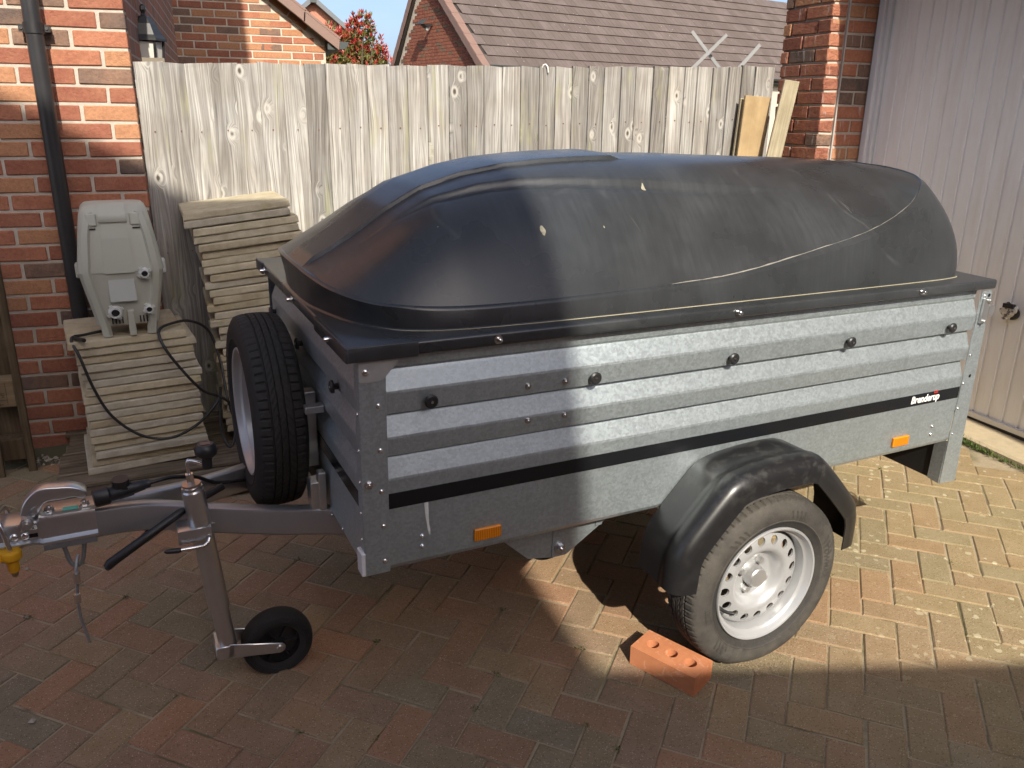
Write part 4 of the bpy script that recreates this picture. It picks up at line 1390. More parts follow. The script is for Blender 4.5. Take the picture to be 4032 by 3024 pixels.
# ------------------------------------------------------------------ loose brick used as a chock
cb = Vector((-0.698, 0.055, gz(-0.698, 0.055))); cx_ = Vector((-0.594, -0.139, 0)) ; dirx = (cx_ - Vector((cb.x, cb.y, 0))).normalized()
yb = math.atan2(dirx.y, dirx.x)
mb = MB()
L, W, H = 0.2175, 0.103, 0.0645
hol = [(0.045, W / 2), (L / 2, W / 2), (L - 0.045, W / 2)]
nseg, hr = 24, 0.0195
# top and bottom faces with three round holes, walls of the holes
edges_x = [0, 0.0755, 0.142, L]
for (z, flip) in ((H, False), (0.0, True)):
    for k in range(3):
        x0, x1 = edges_x[k], edges_x[k + 1]
        hx, hy = hol[k]
        sq, ci = [], []
        for s_ in range(nseg):
            a = 2 * PI * s_ / nseg
            ca, sa = math.cos(a), math.sin(a)
            ci.append((hx + hr * ca, hy + hr * sa, z))
            tx_ = ((x1 - hx) if ca > 0 else (hx - x0)) / max(abs(ca), 1e-6); ty_ = ((W - hy) if sa > 0 else hy) / max(abs(sa), 1e-6)
            t = min(tx_, ty_)
            sq.append((hx + t * ca, hy + t * sa, z))
        for (qx, qy) in ((x0, 0), (x1, 0), (x1, W), (x0, W)):     # keep the corners
            kk = min(range(nseg), key=lambda i_: (sq[i_][0] - qx) ** 2 + (sq[i_][1] - qy) ** 2)
            sq[kk] = (qx, qy, z)
        n0 = len(mb.v)
        mb.add(sq + ci, [(s_, (s_ + 1) % nseg, nseg + (s_ + 1) % nseg, nseg + s_) for s_ in range(nseg)])
for k in range(3):
    hx, hy = hol[k]
    mb.grid([[(hx + hr * math.cos(2 * PI * s_ / nseg), hy + hr * math.sin(2 * PI * s_ / nseg), z) for s_ in range(nseg)] for z in (H, H / 2, 0)], cv=True)
def jag(n_): return [random.uniform(-.0006, .0006) for _ in range(n_)]
mb.grid([[(x, 0, z) for x in (0, L)] for z in (0, H)]); mb.grid([[(x, W, z) for x in (0, L)] for z in (0, H)])
mb.grid([[(0, y, z) for y in (0, W)] for z in (0, H)]); mb.grid([[(L, y, z) for y in (0, W)] for z in (0, H)])
o = mb.build('loose_brick', M_LOOSE, bevel=0.0)
o.matrix_world = Matrix.Translation((cb.x, cb.y, cb.z + 0.001)) @ qs.to_4x4() @ Matrix.Rotation(yb, 4, 'Z')
tag(o, 'orange brick with three holes chocking the trailer wheel', 'brick')

# ------------------------------------------------------------------ small loose stuff on the ground
def pebble(mb_, p, r, n=6):
    base = [(random.gauss(0, 1), random.gauss(0, 1), random.gauss(0, 1)) for _ in range(1)]
    vs = []
    for (x, y, z) in ((1, 0, 0), (-1, 0, 0), (0, 1, 0), (0, -1, 0), (0, 0, 1), (0, 0, -1)):
        s_ = r * random.uniform(0.6, 1.15)
        vs.append((p[0] + x * s_, p[1] + y * s_, p[2] + z * s_ * 0.7))
    R = Matrix.Rotation(random.uniform(0, 6.28), 4, 'Z')
    mb_.add([tuple(Vector(p) + R @ (Vector(v) - Vector(p))) for v in vs], [(0, 2, 4), (2, 1, 4), (1, 3, 4), (3, 0, 4), (2, 0, 5), (1, 2, 5), (3, 1, 5), (0, 3, 5)])


mb = MB()
for _ in range(520):
    x, y = random.uniform(-2.62, -2.34), random.uniform(2.20, 2.37)
    if random.random() < 0.25: x, y = random.uniform(-3.2, -2.3), random.uniform(2.28, 2.36)
    pebble(mb, (x, y, gz(x, y) - 0.012 + random.uniform(0, 0.016) + 0.10 * max(0, y - 2.27)), random.uniform(0.006, 0.016))
tag(mb.build('gravel', M_GRAVEL, weld=False), 'pale gravel heaped along the foot of the brick wall', 'gravel', kind='stuff')
mb = MB()
mb.grid([[(x, y, gz(x, y) + 0.002 + (0.02 if y > 2.3 else 0) + random.uniform(-.004, .004)) for y in np.linspace(2.2, 2.375, 5)] for x in np.linspace(-3.4, -2.2, 14)])
tag(mb.build('soil_strip', M_GROUND, smooth=60), kind='structure')

mb = MB()
for _ in range(900):       # crumbs swept against the road wheel
    a = random.gauss(0.0, 1.0); x = -0.33 + 0.10 * a
    y = -0.075 + random.uniform(-0.045, 0.03) + 0.02 * a * a - 0.03 * random.random()
    pebble(mb, (x, y, gz(x, y) + 0.001), random.uniform(0.0008, 0.0028))
for _ in range(350):
    a = random.gauss(0, 1.0); x = -1.68 + 0.05 * a; y = 0.44 + random.uniform(-0.05, 0.02)
    pebble(mb, (x, y, gz(x, y) + 0.001), random.uniform(0.0006, 0.0020))
tag(mb.build('sand_crumbs', M_CRUMB, weld=False), 'sandy crumbs on the pavers against the wheels', 'sand', kind='stuff')

mb = MB()
for _ in range(110):       # scattered grit and pebbles
    x, y = random.uniform(-3.0, 1.5), random.uniform(-0.9, 1.6)
    pebble(mb, (x, y, gz(x, y) + 0.001), random.uniform(0.0012, 0.0045))
for (sx_, sy_) in ((-1.10, 0.62), (-2.62, 1.0), (-2.45, 0.93), (-2.35, 0.40), (-2.50, 1.25)):
    pebble(mb, (sx_, sy_, gz(sx_, sy_) + 0.005), random.uniform(0.007, 0.012))
tag(mb.build('grit', M_GRAVEL, weld=False), 'small stones scattered over the block paving', 'grit', kind='stuff')

mb = MB()
spots = []
for c in cells[:300]:
    if random.random() < 0.10: spots.append((c[0] + (1.0 if c[2] == 0 else 0.5), c[1] + 0.5, random.uniform(0.3, 1.0)))
for (pa, pb_, s_) in spots:
    for _ in range(int(26 * s_)):
        x, y, z = on_drive(pa * U + random.gauss(0, 0.008), pb_ * U + random.gauss(0, 0.008), 0)
        leaf(mb, Vector((x, y, z - 0.002)), Vector((random.gauss(0, .7), random.gauss(0, .7), 1)), random.uniform(0.004, 0.013), random.uniform(0.002, 0.005))
tag(mb.build('moss', M_MOSS, weld=False), 'tufts of green moss and weed in the paver joints', 'moss', kind='stuff')
mb = MB()
for _ in range(900):
    t = random.random() ** 1.5
    y = 1.0 - 0.62 * t
    if random.random() > 0.95 - 0.75 * t: continue
    x = 1.64 + random.gauss(0, 0.012)
    leaf(mb, Vector((x, y, gz(x, y))), Vector((random.gauss(-0.2, .5), random.gauss(0, .5), 1)), random.uniform(0.012, 0.045) * (1 - 0.6 * t), random.uniform(0.003, 0.007))
tag(mb.build('weeds', M_MOSS, weld=False), 'green weeds growing along the edge of the concrete apron', 'weeds', kind='stuff')
mb = MB()
for _ in range(260):
    p = Vector((-1.52 + random.gauss(0, 0.05), 2.05 + random.gauss(0, 0.05), 0.02))
    leaf(mb, p, Vector((random.gauss(0, .8), random.gauss(0, .8), 1)), random.uniform(0.02, 0.05), random.uniform(0.01, 0.02))
tag(mb.build('weed_tuft', M_MOSS, weld=False), 'small green weed growing behind the spare wheel', 'weed', kind='stuff')

# ================================================================== TRAILER
# local frame: x to the rear, y to the far side, z up; origin at the centre of the near wheel's outer rim
TM = Matrix.Identity(4)
for i_, row in enumerate([[0.9944107, -0.1048985, 0.0119893], [0.105138, 0.9942254, -0.0214903], [-0.0096658, 0.0226307, 0.9996972]]):
    for j_ in range(3): TM[i_][j_] = row[j_]
TM.translation = (-0.3174, -0.057, 0.254387)
tr = empty('trailer', matrix=TM, label='galvanised box trailer with a domed black plastic lid', cat='trailer')
YN, YF, YC = 0.155, 1.205, 0.68
XF, XR = -1.165, 0.990
ZB, ZT = 0.243, 0.792

# ---- sides: ribbed sheet. profile from the top down, d = depth behind the outer plane
PROF = [(0.792, .016), (0.757, .016), (0.750, .020), (0.744, .017), (0.704, 0.001), (0.698, 0.0), (0.650, 0.002), (0.645, .016), (0.639, .020), (0.633, .017), (0.592, 0.001), (0.586, 0.0), (0.545, 0.002), (0.540, .016), (0.534, .020), (0.528, .017), (0.487, 0.001), (0.481, 0.0), (0.455, 0.0), (0.40, 0.0), (ZB + 0.012, 0.0), (ZB, 0.006), (ZB - 0.002, 0.030)]


def side_sheet(mb, x0, x1, y, sgn):
    rows = [[(x, y + sgn * d, z) for (z, d) in PROF] for x in np.linspace(x0, x1, 8)]
    mb.grid(rows)
    back = [[(x, y + sgn * 0.028, z) for z in (ZT, ZB)] for x in np.linspace(x0, x1, 8)]
    mb.grid(back)


mb = MB(); side_sheet(mb, -1.112, 0.934, YN, 1); side = mb.build('side_panel', M_GALV, tr)
mb = MB(); side_sheet(mb, -1.112, 0.934, YF, -1); mb.build('side_panel', M_GALV, tr)
mb = MB()
mb.grid([[(XF + d, y, z) for (z, d) in PROF] for y in np.linspace(YN + 0.03, YF - 0.03, 6)])
mb.grid([[(XF + 0.022, y, z) for z in (ZT, ZB)] for y in np.linspace(YN + 0.03, YF - 0.03, 6)])
mb.build('front_panel', M_GALV, tr)
mb = MB()
mb.grid([[(XR - 0.03 - d, y, z) for (z, d) in PROF] for y in np.linspace(YN + 0.03, YF - 0.03, 6)])
mb.build('tailgate', M_GALV, tr)
mb = MB(); mb.box(((XF + XR) / 2, YC, 0.262), (XR - XF - 0.06, YF - YN - 0.05, 0.012)); mb.build('floor', M_BLACK, tr)
# black strip along side and front, lettering at the rear end of it
mb = MB(); mb.box((-0.0895, YN - 0.0008, 0.4285), (2.044, 0.002, 0.040)); st = mb.build('black_strip', M_STRIPE, tr)
mb = MB(); mb.box((XF - 0.0008, YC, 0.4285), (0.002, YF - YN - 0.07, 0.038)); mb.build('black_strip', M_STRIPE, tr)
vs, fs = text_verts('Brenderup', 0.0345, 0.10, 0.0013)
wd = max(v[0] for v in vs)
mb = MB(); mb.add([(0.693 + v[0] * 0.140 / wd, YN - 0.0026, 0.4185 + v[1]) for v in vs], fs)
mb.build('lettering', M_WHITE, st)
mb = MB()
for k in range(3): mb.box((0.803 + 0.0075 * k, YN - 0.0026, 0.4475), (0.0030, 0.0006, 0.0065))
mb.box((0.8105, YN - 0.0026, 0.4435), (0.019, 0.0006, 0.0018))
mb.build('lettering_mark', M_RED, st)

# ---- corner posts
mb = MB()
mb.box((-1.1365, YN - 0.0035, 0.5145), (0.061, 0.003, 0.545)); mb.box((XF - 0.0025, YN + 0.013, 0.5145), (0.003, 0.036, 0.545))
fp = mb.build('front_post', M_GALV, tr, bevel=0.0008)
mb = MB(); mb.extrude([(-1.190 + 0.022, 0.738), (-1.160, 0.7335), (-1.120, 0.7345), (-1.113, 0.738), (-1.080, 0.772), (-1.078, 0.786), (-1.168, 0.786)], YN - 0.0075, YN - 0.0052, lambda u, v, w: (u, w, v))
gu = mb.build('corner_plate', plain('zinc plate', (0.50, 0.51, 0.52), 0.45, 0.6, nscale=60, namp=0.12), tr)
# rear post: widens towards its foot
mb = MB()
mb.extrude([(0.934, 0.782), (0.934, 0.245), (0.937, 0.080), (1.021, 0.076), (1.010, 0.245), (0.984, 0.782)], YN - 0.0045, YN - 0.0015, lambda u, v, w: (u, w, v))
mb.extrude([(0.0, 0.245), (0.0, 0.080), (0.045, 0.084), (0.045, 0.225)], 0.9335, 0.9375, lambda u, v, w: (w, YN + u, v))
mb.tube([(1.018, YN + 0.004, 0.16), (1.030, YN + 0.012, 0.15), (1.034, YN + 0.03, 0.12), (1.030, YN + 0.012, 0.085)], 0.004, 6)
mb.build('rear_post', M_GALV, tr)
mb = MB(); mb.box((0.965, YF + 0.002, 0.43), (0.06, 0.003, 0.70)); mb.build('rear_post', M_GALV, tr)
mb = MB(); mb.box((-1.1365, YF + 0.0035, 0.5145), (0.061, 0.003, 0.545)); mb.build('front_post', M_GALV, tr)
# tailgate latch
mb = MB(); mb.box((0.958, YN - 0.010, 0.716), (0.030, 0.009, 0.085)); mb.cyl((0.962, YN - 0.012, 0.75), (0.962, YN - 0.022, 0.75), 0.007, n=10); mb.cyl((0.957, YN - 0.012, 0.68), (0.957, YN - 0.022, 0.68), 0.007, n=10)
mb.extrude([(0.972, 0.735), (0.995, 0.738), (1.003, 0.725), (1.002, 0.705), (0.985, 0.698), (0.972, 0.705)], YN - 0.016, YN - 0.013, lambda u, v, w: (u, w, v))
mb.build('tailgate_latch', M_ZINC, tr, bevel=0.001)
# light board below the tailgate
mb = MB(); mb.box((0.950, YC, 0.155), (0.022, YF - YN - 0.09, 0.145)); mb.build('light_board', M_BLACK, tr, bevel=0.004)
mb = MB(); mb.box((0.80, YN + 0.035, 0.236), (0.24, 0.010, 0.010)); mb.box((-0.30, YN + 0.035, 0.236), (0.30, 0.012, 0.010)); mb.box((-0.09, YN + 0.06, 0.238), (2.06, 0.04, 0.02))
mb.build('edge_rail', M_ZINC, tr)


def rivet_mesh(r, h, mat, hexa=False):
    mb = MB()
    if hexa:
        mb.cyl((0, 0, 0), (0, -h * 0.25, 0), r * 1.25, n=18); mb.cyl((0, -h * 0.25, 0), (0, -h, 0), r, r * 0.94, n=6); mb.cyl((0, -h, 0), (0, -h * 1.35, 0), r * 0.45, n=10)
    else:
        mb.lathe([(r, 0), (r, h * 0.3), (r * 0.75, h * 0.8), (r * 0.35, h), (r * 0.28, h * 0.7), (0.0001, h * 0.7)], 14, Matrix.Rotation(PI / 2, 4, 'X'))
    return mb.mesh('rivet', mat, smooth=40)


riv = rivet_mesh(0.0065, 0.0035, M_CHROME); rivs = rivet_mesh(0.005, 0.003, M_CHROME); hexb = rivet_mesh(0.0085, 0.008, M_CHROME, True)
for (x, z) in ((-1.125, .675), (-1.123, .565), (-1.123, .46), (-1.12, .368), (-1.119, .273)): inst('rivet', riv, fp, (x, YN - 0.005, z))
for z in (.655, .565, .485, .405, .335, .29): inst('rivet', rivs, fp, (XF - 0.004, YN + 0.012, z), (0, 0, -PI / 2))
inst('bolt', hexb, fp, (-1.153, YN - 0.005, .484)); inst('bolt', riv, gu, (-1.153, YN - 0.0075, .758), scale=(1.3, 1.3, 1.3))
for (x, z) in ((-.744, .671), (-.639, .670), (-.741, .580), (-.636, .579)): inst('bolt', hexb, side, (x, YN, z), scale=(.8, .8, .8))
for (x, z) in ((-1.022, .318), (-1.022, .290), (.831, .317), (.832, .287)): inst('rivet', riv, side, (x, YN, z), scale=(1, 1.6, 1))
for (x, z) in ((.946, .272), (.944, .367), (.942, .459), (.945, .56)): inst('rivet', rivs, tr, (x, YN - 0.0045, z))
inst('rivet', rivs, tr, (.950, YN - 0.0045, .766))
mb = MB(); mb.cyl((0, 0, 0), (0, -0.0012, 0), 0.006, n=14); hole_me = mb.mesh('hole', M_STRIPE)
inst('hole', hole_me, tr, (.968, YN - 0.0042, .484)); inst('hole', hole_me, tr, (.972, YN - 0.0042, .766))
for (x, y, z) in ((-1.165, .49, .255), (-1.165, .475, .245), (-1.165, .36, .262)): inst('rivet', rivs, tr, (XF - 0.001, y, z), (0, 0, -PI / 2))

# black rope knobs
kn = MB(); kn.lathe([(0.0001, 0.020), (0.013, 0.020), (0.0165, 0.017), (0.0165, 0.012), (0.008, 0.010), (0.008, 0.0)], 18, Matrix.Rotation(PI / 2, 4, 'X')); knob_me = kn.mesh('rope_knob', M_BLACK, smooth=40)
ks = MB(); ks.cyl((0, -0.0202, 0), (0, -0.022, 0), 0.0035, n=8); kscr = ks.mesh('screw', M_CHROME)
for x in (-1.002, -.558, -.107, .348, .807):
    k_ = inst('rope_knob', knob_me, tr, (x, YN, 0.672)); inst('screw', kscr, k_)
for y in (.349, .738, 1.118):
    k_ = inst('rope_knob', knob_me, tr, (XF, y, 0.662), (0, 0, -PI / 2)); inst('screw', kscr, k_)
# side reflectors
for x in (-0.847, 0.676):
    mb = MB(); mb.box((x, YN - 0.005, 0.289), (0.074, 0.010, 0.033)); r_ = mb.build('reflector', M_AMBER, tr, bevel=0.002)
    mb = MB()
    for k in range(14): mb.box((x - 0.0325 + 0.005 * k, YN - 0.0102, 0.289), (0.0022, 0.0010, 0.029))
    mb.build('prisms', plain('deep amber', (0.55, 0.16, 0.004), 0.2), r_)
mb = MB(); mb.box((XF - 0.007, YN + 0.012, 0.275), (0.010, 0.040, 0.062), rot=Matrix.Rotation(0.0, 3, 'X')); mb.build('white_reflector', M_CLEAR, tr, bevel=0.002)
# pale smear of paint on the side
mb = MB(); rows = []
for i, (z, w) in enumerate(((.415, .003), (.405, .006), (.385, .0055), (.365, .0045), (.345, .0035), (.33, .004), (.318, .0015))):
    xc = -1.013 + 0.011 * (0.415 - z) / 0.1 + random.uniform(-.0015, .0015)
    rows.append([(xc - w, YN - 0.0008, z), (xc + w * 0.8, YN - 0.0008, z)])
mb.grid(rows); mb.build('paint_smear', plain('chalky smear', (0.66, 0.67, 0.66), 0.8, nscale=200, namp=0.2), side)

# ---- domed lid
PAIR = [(-1.189, .680, -1.187, .680, .912), (-1.187, .60, -1.186, .60, .911), (-1.174, .50, -1.181, .505, .908), (-1.132, .357, -1.158, .383, .898), (-1.076, .269, -1.10, .287, .885), (-1.013, .223, -1.02, .241, .877), (-.92, .198, -.91, .216, .872),
        (-.75, .187, -.75, .204, .872), (-.5, .186, -.5, .204, .876), (-.25, .189, -.25, .212, .881), (.0, .192, -.05, .218, .894), (.25, .195, .215, .226, .937), (.5, .198, .468, .242, .986), (.70, .202, .645, .268, 1.050), (.82, .209, .735, .308, 1.105),
        (.890, .228, .79, .365, 1.126), (.920, .29, .83, .45, 1.138), (.925, .46, .852, .56, 1.146), (.925, .680, .857, .680, 1.149)]
NS = 150
SP = spline(PAIR, NS)
HX = [(-1.20, .890), (-1.187, .906), (-1.12, .942), (-1.05, .984), (-.96, 1.044), (-.872, 1.090), (-.75, 1.124), (-.636, 1.146), (-.5, 1.160), (-.38, 1.167), (-.26, 1.171), (-.1, 1.171), (.05, 1.172), (.25, 1.175), (.5, 1.170), (.7, 1.162), (.8, 1.155), (.858, 1.149), (.9, 1.14)]
hxs = np.array([p[0] for p in HX]); hzs = np.array([p[1] for p in HX])


def lid_top(x, y, ycr, zcr):
    H = np.interp(x, hxs, hzs)
    half = max(YC - ycr, 1e-3)
    u = min(abs(y - YC) / half, 1.0)
    p = np.interp(x, [-1.15, -.9, -.6, 0, .8], [4.0, 4.2, 3.4, 2.8, 1.7])
    z = zcr + (H - zcr) * (1 - u ** p)
    a = abs(y - YC)
    # raised centre panel, ends in a step
    w1, w2 = ridge_w(x)
    k1 = (1 - sstep(w1 - .0035, w1 + .0035, a)) * (1 - sstep(-.275, -.262, x)) * sstep(-1.188, -1.15, x)
    # second, lower shoulder ridge
    k2 = (1 - sstep(w2 - .005, w2 + .007, a)) * sstep(-1.10, -.72, x) * (1 - sstep(-.1, .32, x))
    g2 = np.exp(-((a - w2 - .012) / .010) ** 2) * sstep(-1.06, -.8, x) * (1 - sstep(-.15, .25, x))
    return z + 0.011 * k1 + 0.013 * k2 - 0.004 * g2


def ridge_w(x):
    return (float(np.interp(x, [-1.19, -.9, -.6, -.26], [.085, .105, .125, .135])), float(np.interp(x, [-1.1, -.8, -.4, 0, .3], [.165, .215, .262, .285, .29])))


lid = MB()
MW = 97
rows = []
for i in range(NS):
    fx, fyv, x, ycr, zcr = SP[i]
    half = max(YC - ycr, 1e-3)
    w1_, w2_ = ridge_w(x)
    extra = [w1_ + d_ for d_ in (-.010, -.0045, -.0025, 0, .0025, .0045, .010)] + [w2_ + d_ for d_ in (-.012, -.0055, -.002, .001, .004, .0075, .014, .024)]
    sp_ = sorted([min(e_, half * (0.985 + 0.0005 * q_)) / half for q_, e_ in enumerate(extra)] + list(np.linspace(0, 1, 44)[1:] ** 0.9))
    tt = [-s_ for s_ in reversed(sp_)] + [0.0] + sp_
    rows.append([(x, YC + half * s_, float(lid_top(x, YC + half * s_, ycr, zcr))) for s_ in tt])
lid.grid(rows)
for sg in (1, -1):
    rows = []
    for i in range(NS):
        fx, fyv, x, ycr, zcr = SP[i]
        yf = YC - sg * (YC - fyv); yr = YC - sg * (YC - ycr)
        d = Vector((fx - x, yf - yr)); L = max(d.length, 1e-5)
        led = 0.003 + 0.015 * sstep(-0.3, 0.45, x)
        tang = Vector((SP[min(i + 1, NS - 1)][2] - SP[max(i - 1, 0)][2], SP[min(i + 1, NS - 1)][3] - SP[max(i - 1, 0)][3]))
        nrm = Vector((tang.y, -tang.x)).normalized() if tang.length > 1e-6 else Vector((1, 0))
        if sg < 0: nrm.y = -nrm.y
        row = [(x, yr, zcr), (x + nrm.x * 0.003, yr + nrm.y * 0.003, zcr + 0.004 * sstep(-0.3, 0.3, x)), (x + nrm.x * 0.006, yr + nrm.y * 0.006, zcr + 0.003 * sstep(-0.3, 0.3, x) - 0.002)]
        if led > 0.001: row.append((x + nrm.x * (0.006 + led), yr + nrm.y * (0.006 + led), zcr - 0.004 - 0.3 * led))
        else: row.append((x + nrm.x * 0.0045, yr + nrm.y * 0.0045, zcr - 0.0045))
        sx_, sy_, sz_ = row[-1]
        for q in np.linspace(0.10, 1, 11):
            e = 1 - (1 - q) ** (1.35 + 0.75 * sstep(.55, .76, x))
            row.append((sx_ + (fx - sx_) * e, sy_ + (yf - sy_) * e, sz_ + (0.824 - sz_) * q))
        # small radius on to the rim
        ox, oy = (fx - x, yf - yr)
        row.append((fx + nrm.x * 0.006, yf + nrm.y * 0.006, 0.8195))
        rows.append(row)
    lid.grid(rows)
lo = lid.build('lid', M_LID, tr, smooth=38)
# rim
mb = MB()
mb.box(((-1.195 + 0.985) / 2, YC, 0.8045), (2.18, 1.08, 0.031))
rim = mb.build('lid_rim', M_LID, tr, bevel=0.007, seg=3, smooth=40)
mb = MB(); mb.box((-1.115, YC - 0.5395, 0.8035), (0.166, 0.010, 0.036)); mb.box((-1.1945, YC - 0.40, 0.8035), (0.010, 0.29, 0.036)); mb.build('lid_corner_cap', M_LID, tr, bevel=0.004, seg=2, smooth=40)
mb = MB(); mb.box((-1.1945, YC + 0.49, 0.8035), (0.010, 0.10, 0.036)); mb.build('lid_corner_cap', M_LID, tr, bevel=0.004, seg=2, smooth=40)
mb = MB(); mb.box((-0.10, YN + 0.002, 0.7885), (2.02, 0.006, 0.006)); mb.build('lid_seal', plain('brown seal', (0.06, 0.03, 0.025), 0.8), tr)
# dirt line where the dome meets the rim
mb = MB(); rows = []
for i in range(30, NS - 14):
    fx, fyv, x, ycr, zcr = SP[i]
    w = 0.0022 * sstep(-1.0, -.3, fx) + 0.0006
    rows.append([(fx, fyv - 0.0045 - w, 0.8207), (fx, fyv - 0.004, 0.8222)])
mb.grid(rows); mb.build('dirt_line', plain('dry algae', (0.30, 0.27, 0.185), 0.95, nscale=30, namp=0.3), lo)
mb = MB(); rows = []
for i in range(NS):
    fx, fyv, x, ycr, zcr = SP[i]
    if -.3 < x < .72 and ycr < .4:
        w = (0.0012 + 0.0018 * random.random()) * math.sin(PI * (x + .3) / 1.02) ** 0.5
        rows.append([(x, ycr + w, float(lid_top(x, ycr + w, ycr, zcr)) + .0012), (x, ycr - .0005, zcr + .0014)])
mb.grid(rows); mb.build('crease_dirt', plain('pale dust', (0.20, 0.19, 0.165), 0.95, nscale=60, namp=0.5), lo)
bolt = MB(); bolt.lathe([(0.011, 0), (0.011, 0.002), (0.006, 0.0025), (0.006, 0.010), (0.0055, 0.014), (0.003, 0.016), (0.0001, 0.016)], 16, Matrix.Rotation(PI / 2, 4, 'X')); bolt_me = bolt.mesh('bolt', M_CHROME, smooth=40)
for x, z in ((-.836, .804), (-.115, .806), (.619, .807)): inst('bolt', bolt_me, rim, (x, YC - 0.5405, z))
for y in (.274, .681, 1.082): inst('bolt', bolt_me, rim, (-1.1965, y, .805), (0, 0, -PI / 2))
# bird lime and scuffs lying on the dome
def on_lid(x, y):
    i = int(np.argmin(np.abs(SP[:, 2] - x) + (SP[:, 3] > 0.6) * 5)); return float(lid_top(x, y, SP[i][3], SP[i][4]))
mb = MB()
for (x, y, r_, el) in ((-.641, .300, .0075, 1.4), (-.274, .40, .007, 1.3), (-.90, .36, .0018, 1), (-.46, .30, .002, 1.3)):
    ring = []
    for k in range(12):
        a = 2 * PI * k / 12
        q = (x + r_ * math.cos(a) * random.uniform(.7, 1.1), y + r_ * el * math.sin(a) * random.uniform(.7, 1.1))
        ring.append((q[0], q[1], on_lid(*q) + 0.0018))
    mb.add(ring, [tuple(range(12))])
mb.build('bird_lime', plain('bird lime', (0.30, 0.28, 0.21), 0.8, nscale=150, namp=0.6), lo)
mb = MB()
for (x, y, L, w, dy) in ((.44, .30, .05, .0035, .0), (.449, .302, .04, .0015, .0), (.12, .36, .04, .0012, .01), (-.35, .29, .04, .0012, .006)):
    rows = []
    for t in np.linspace(0, 1, 8):
        yy = y + L * t; xx = x - 0.02 * t
        ww = w * math.sin(PI * (0.1 + 0.85 * t))
        rows.append([(xx - ww / 2, yy, on_lid(xx - ww / 2, yy) + .0012), (xx + ww / 2, yy, on_lid(xx + ww / 2, yy) + .0012)])
    mb.grid(rows)
mb.build('scuffs', plain('pale scuff', (0.10, 0.10, 0.10), 0.6), lo)

# ---- wheels
RT, HWD = 0.281, 0.0665


def tyre_mesh(mat, flat):
    nth = 360
    # (half width position from -1 to 1, radius)
    side_ = [(-0.62, .178), (-0.80, .183), (-0.93, .196), (-1.015, .2095), (-1.045, .2110), (-1.045, .2130), (-1.03, .2145), (-1.07, .232), (-1.05, .246), (-0.985, .258), (-0.90, .268)]
    tread_w = np.concatenate([[-.84, -.79, -.74], np.linspace(-.70, .70, 57), [.74, .79, .84]])
    V = []
    for k in range(nth):
        th = 2 * PI * k / nth
        row = []
        for w, r in side_: row.append((w, r + (0.0012 if (0.216 < r < 0.22) else 0)))
        for w in tread_w:
            crown = 0.281 - 0.0075 * (abs(w) / .84) ** 2.6
            g = 0.0
            for gc in (-.42, -.14, .14, .42):            # circumferential grooves
                if abs(w - gc) < 0.034: g = 0.0065
            a = abs(w)
            if a > 0.46:                                   # shoulder sipes
                if (k + (2 if w > 0 else 0)) % 5 == 0 and a < 0.86: g = max(g, 0.0045)
                if (k + (0 if w > 0 else 3)) % 10 == 0 and a < 0.66: g = max(g, 0.0018)
            elif 0.17 < a < 0.40:
                ph_ = int(round(w * 22 * (1 if w > 0 else -1)))
                if (k + ph_) % 5 == 0: g = max(g, 0.0026)
            else:
                if (k + int(round(abs(w) * 30))) % 4 == 0: g = max(g, 0.0022)
            row.append((w, crown - g))
        for w, r in reversed(side_): row.append((-w, r))
        V.append([( r * math.cos(th), w * HWD, r * math.sin(th)) for (w, r) in row])
    if flat:
        for k in range(nth):
            for j, (x, y, z) in enumerate(V[k]):
                if z < -flat:
                    over = -flat - z
                    V[k][j] = (x * (1 + 0.15 * over), y * (1 + 1.2 * over), -flat - 0.02 * over)
                elif z < -flat + 0.06 and math.hypot(x, z) < 0.262:
                    V[k][j] = (x, y * 1.05, z)
    mb = MB(); mb.grid(V, cu=True)
    return mb.mesh('tyre', mat, smooth=40)


def letter_ring(mb, txt, r, th0, size, ysign, ypos, depth=0.0010):
    """raised letters on the sidewall, upright when read from the hub outward, starting at angle th0 (degrees)"""
    vs, fs = text_verts(txt, size, 0, 0.0004, 2)
    out = []
    for x, y, _ in vs:
        rr = r + y; th = RAD(th0) - x / r
        yy = np.interp(rr, [.178, .196, .214, .232, .246, .258], [.80, .93, 1.02, 1.07, 1.05, .985]) * HWD
        out.append((rr * math.cos(th), ysign * (yy + depth), rr * math.sin(th)))
    mb.add(out, fs)


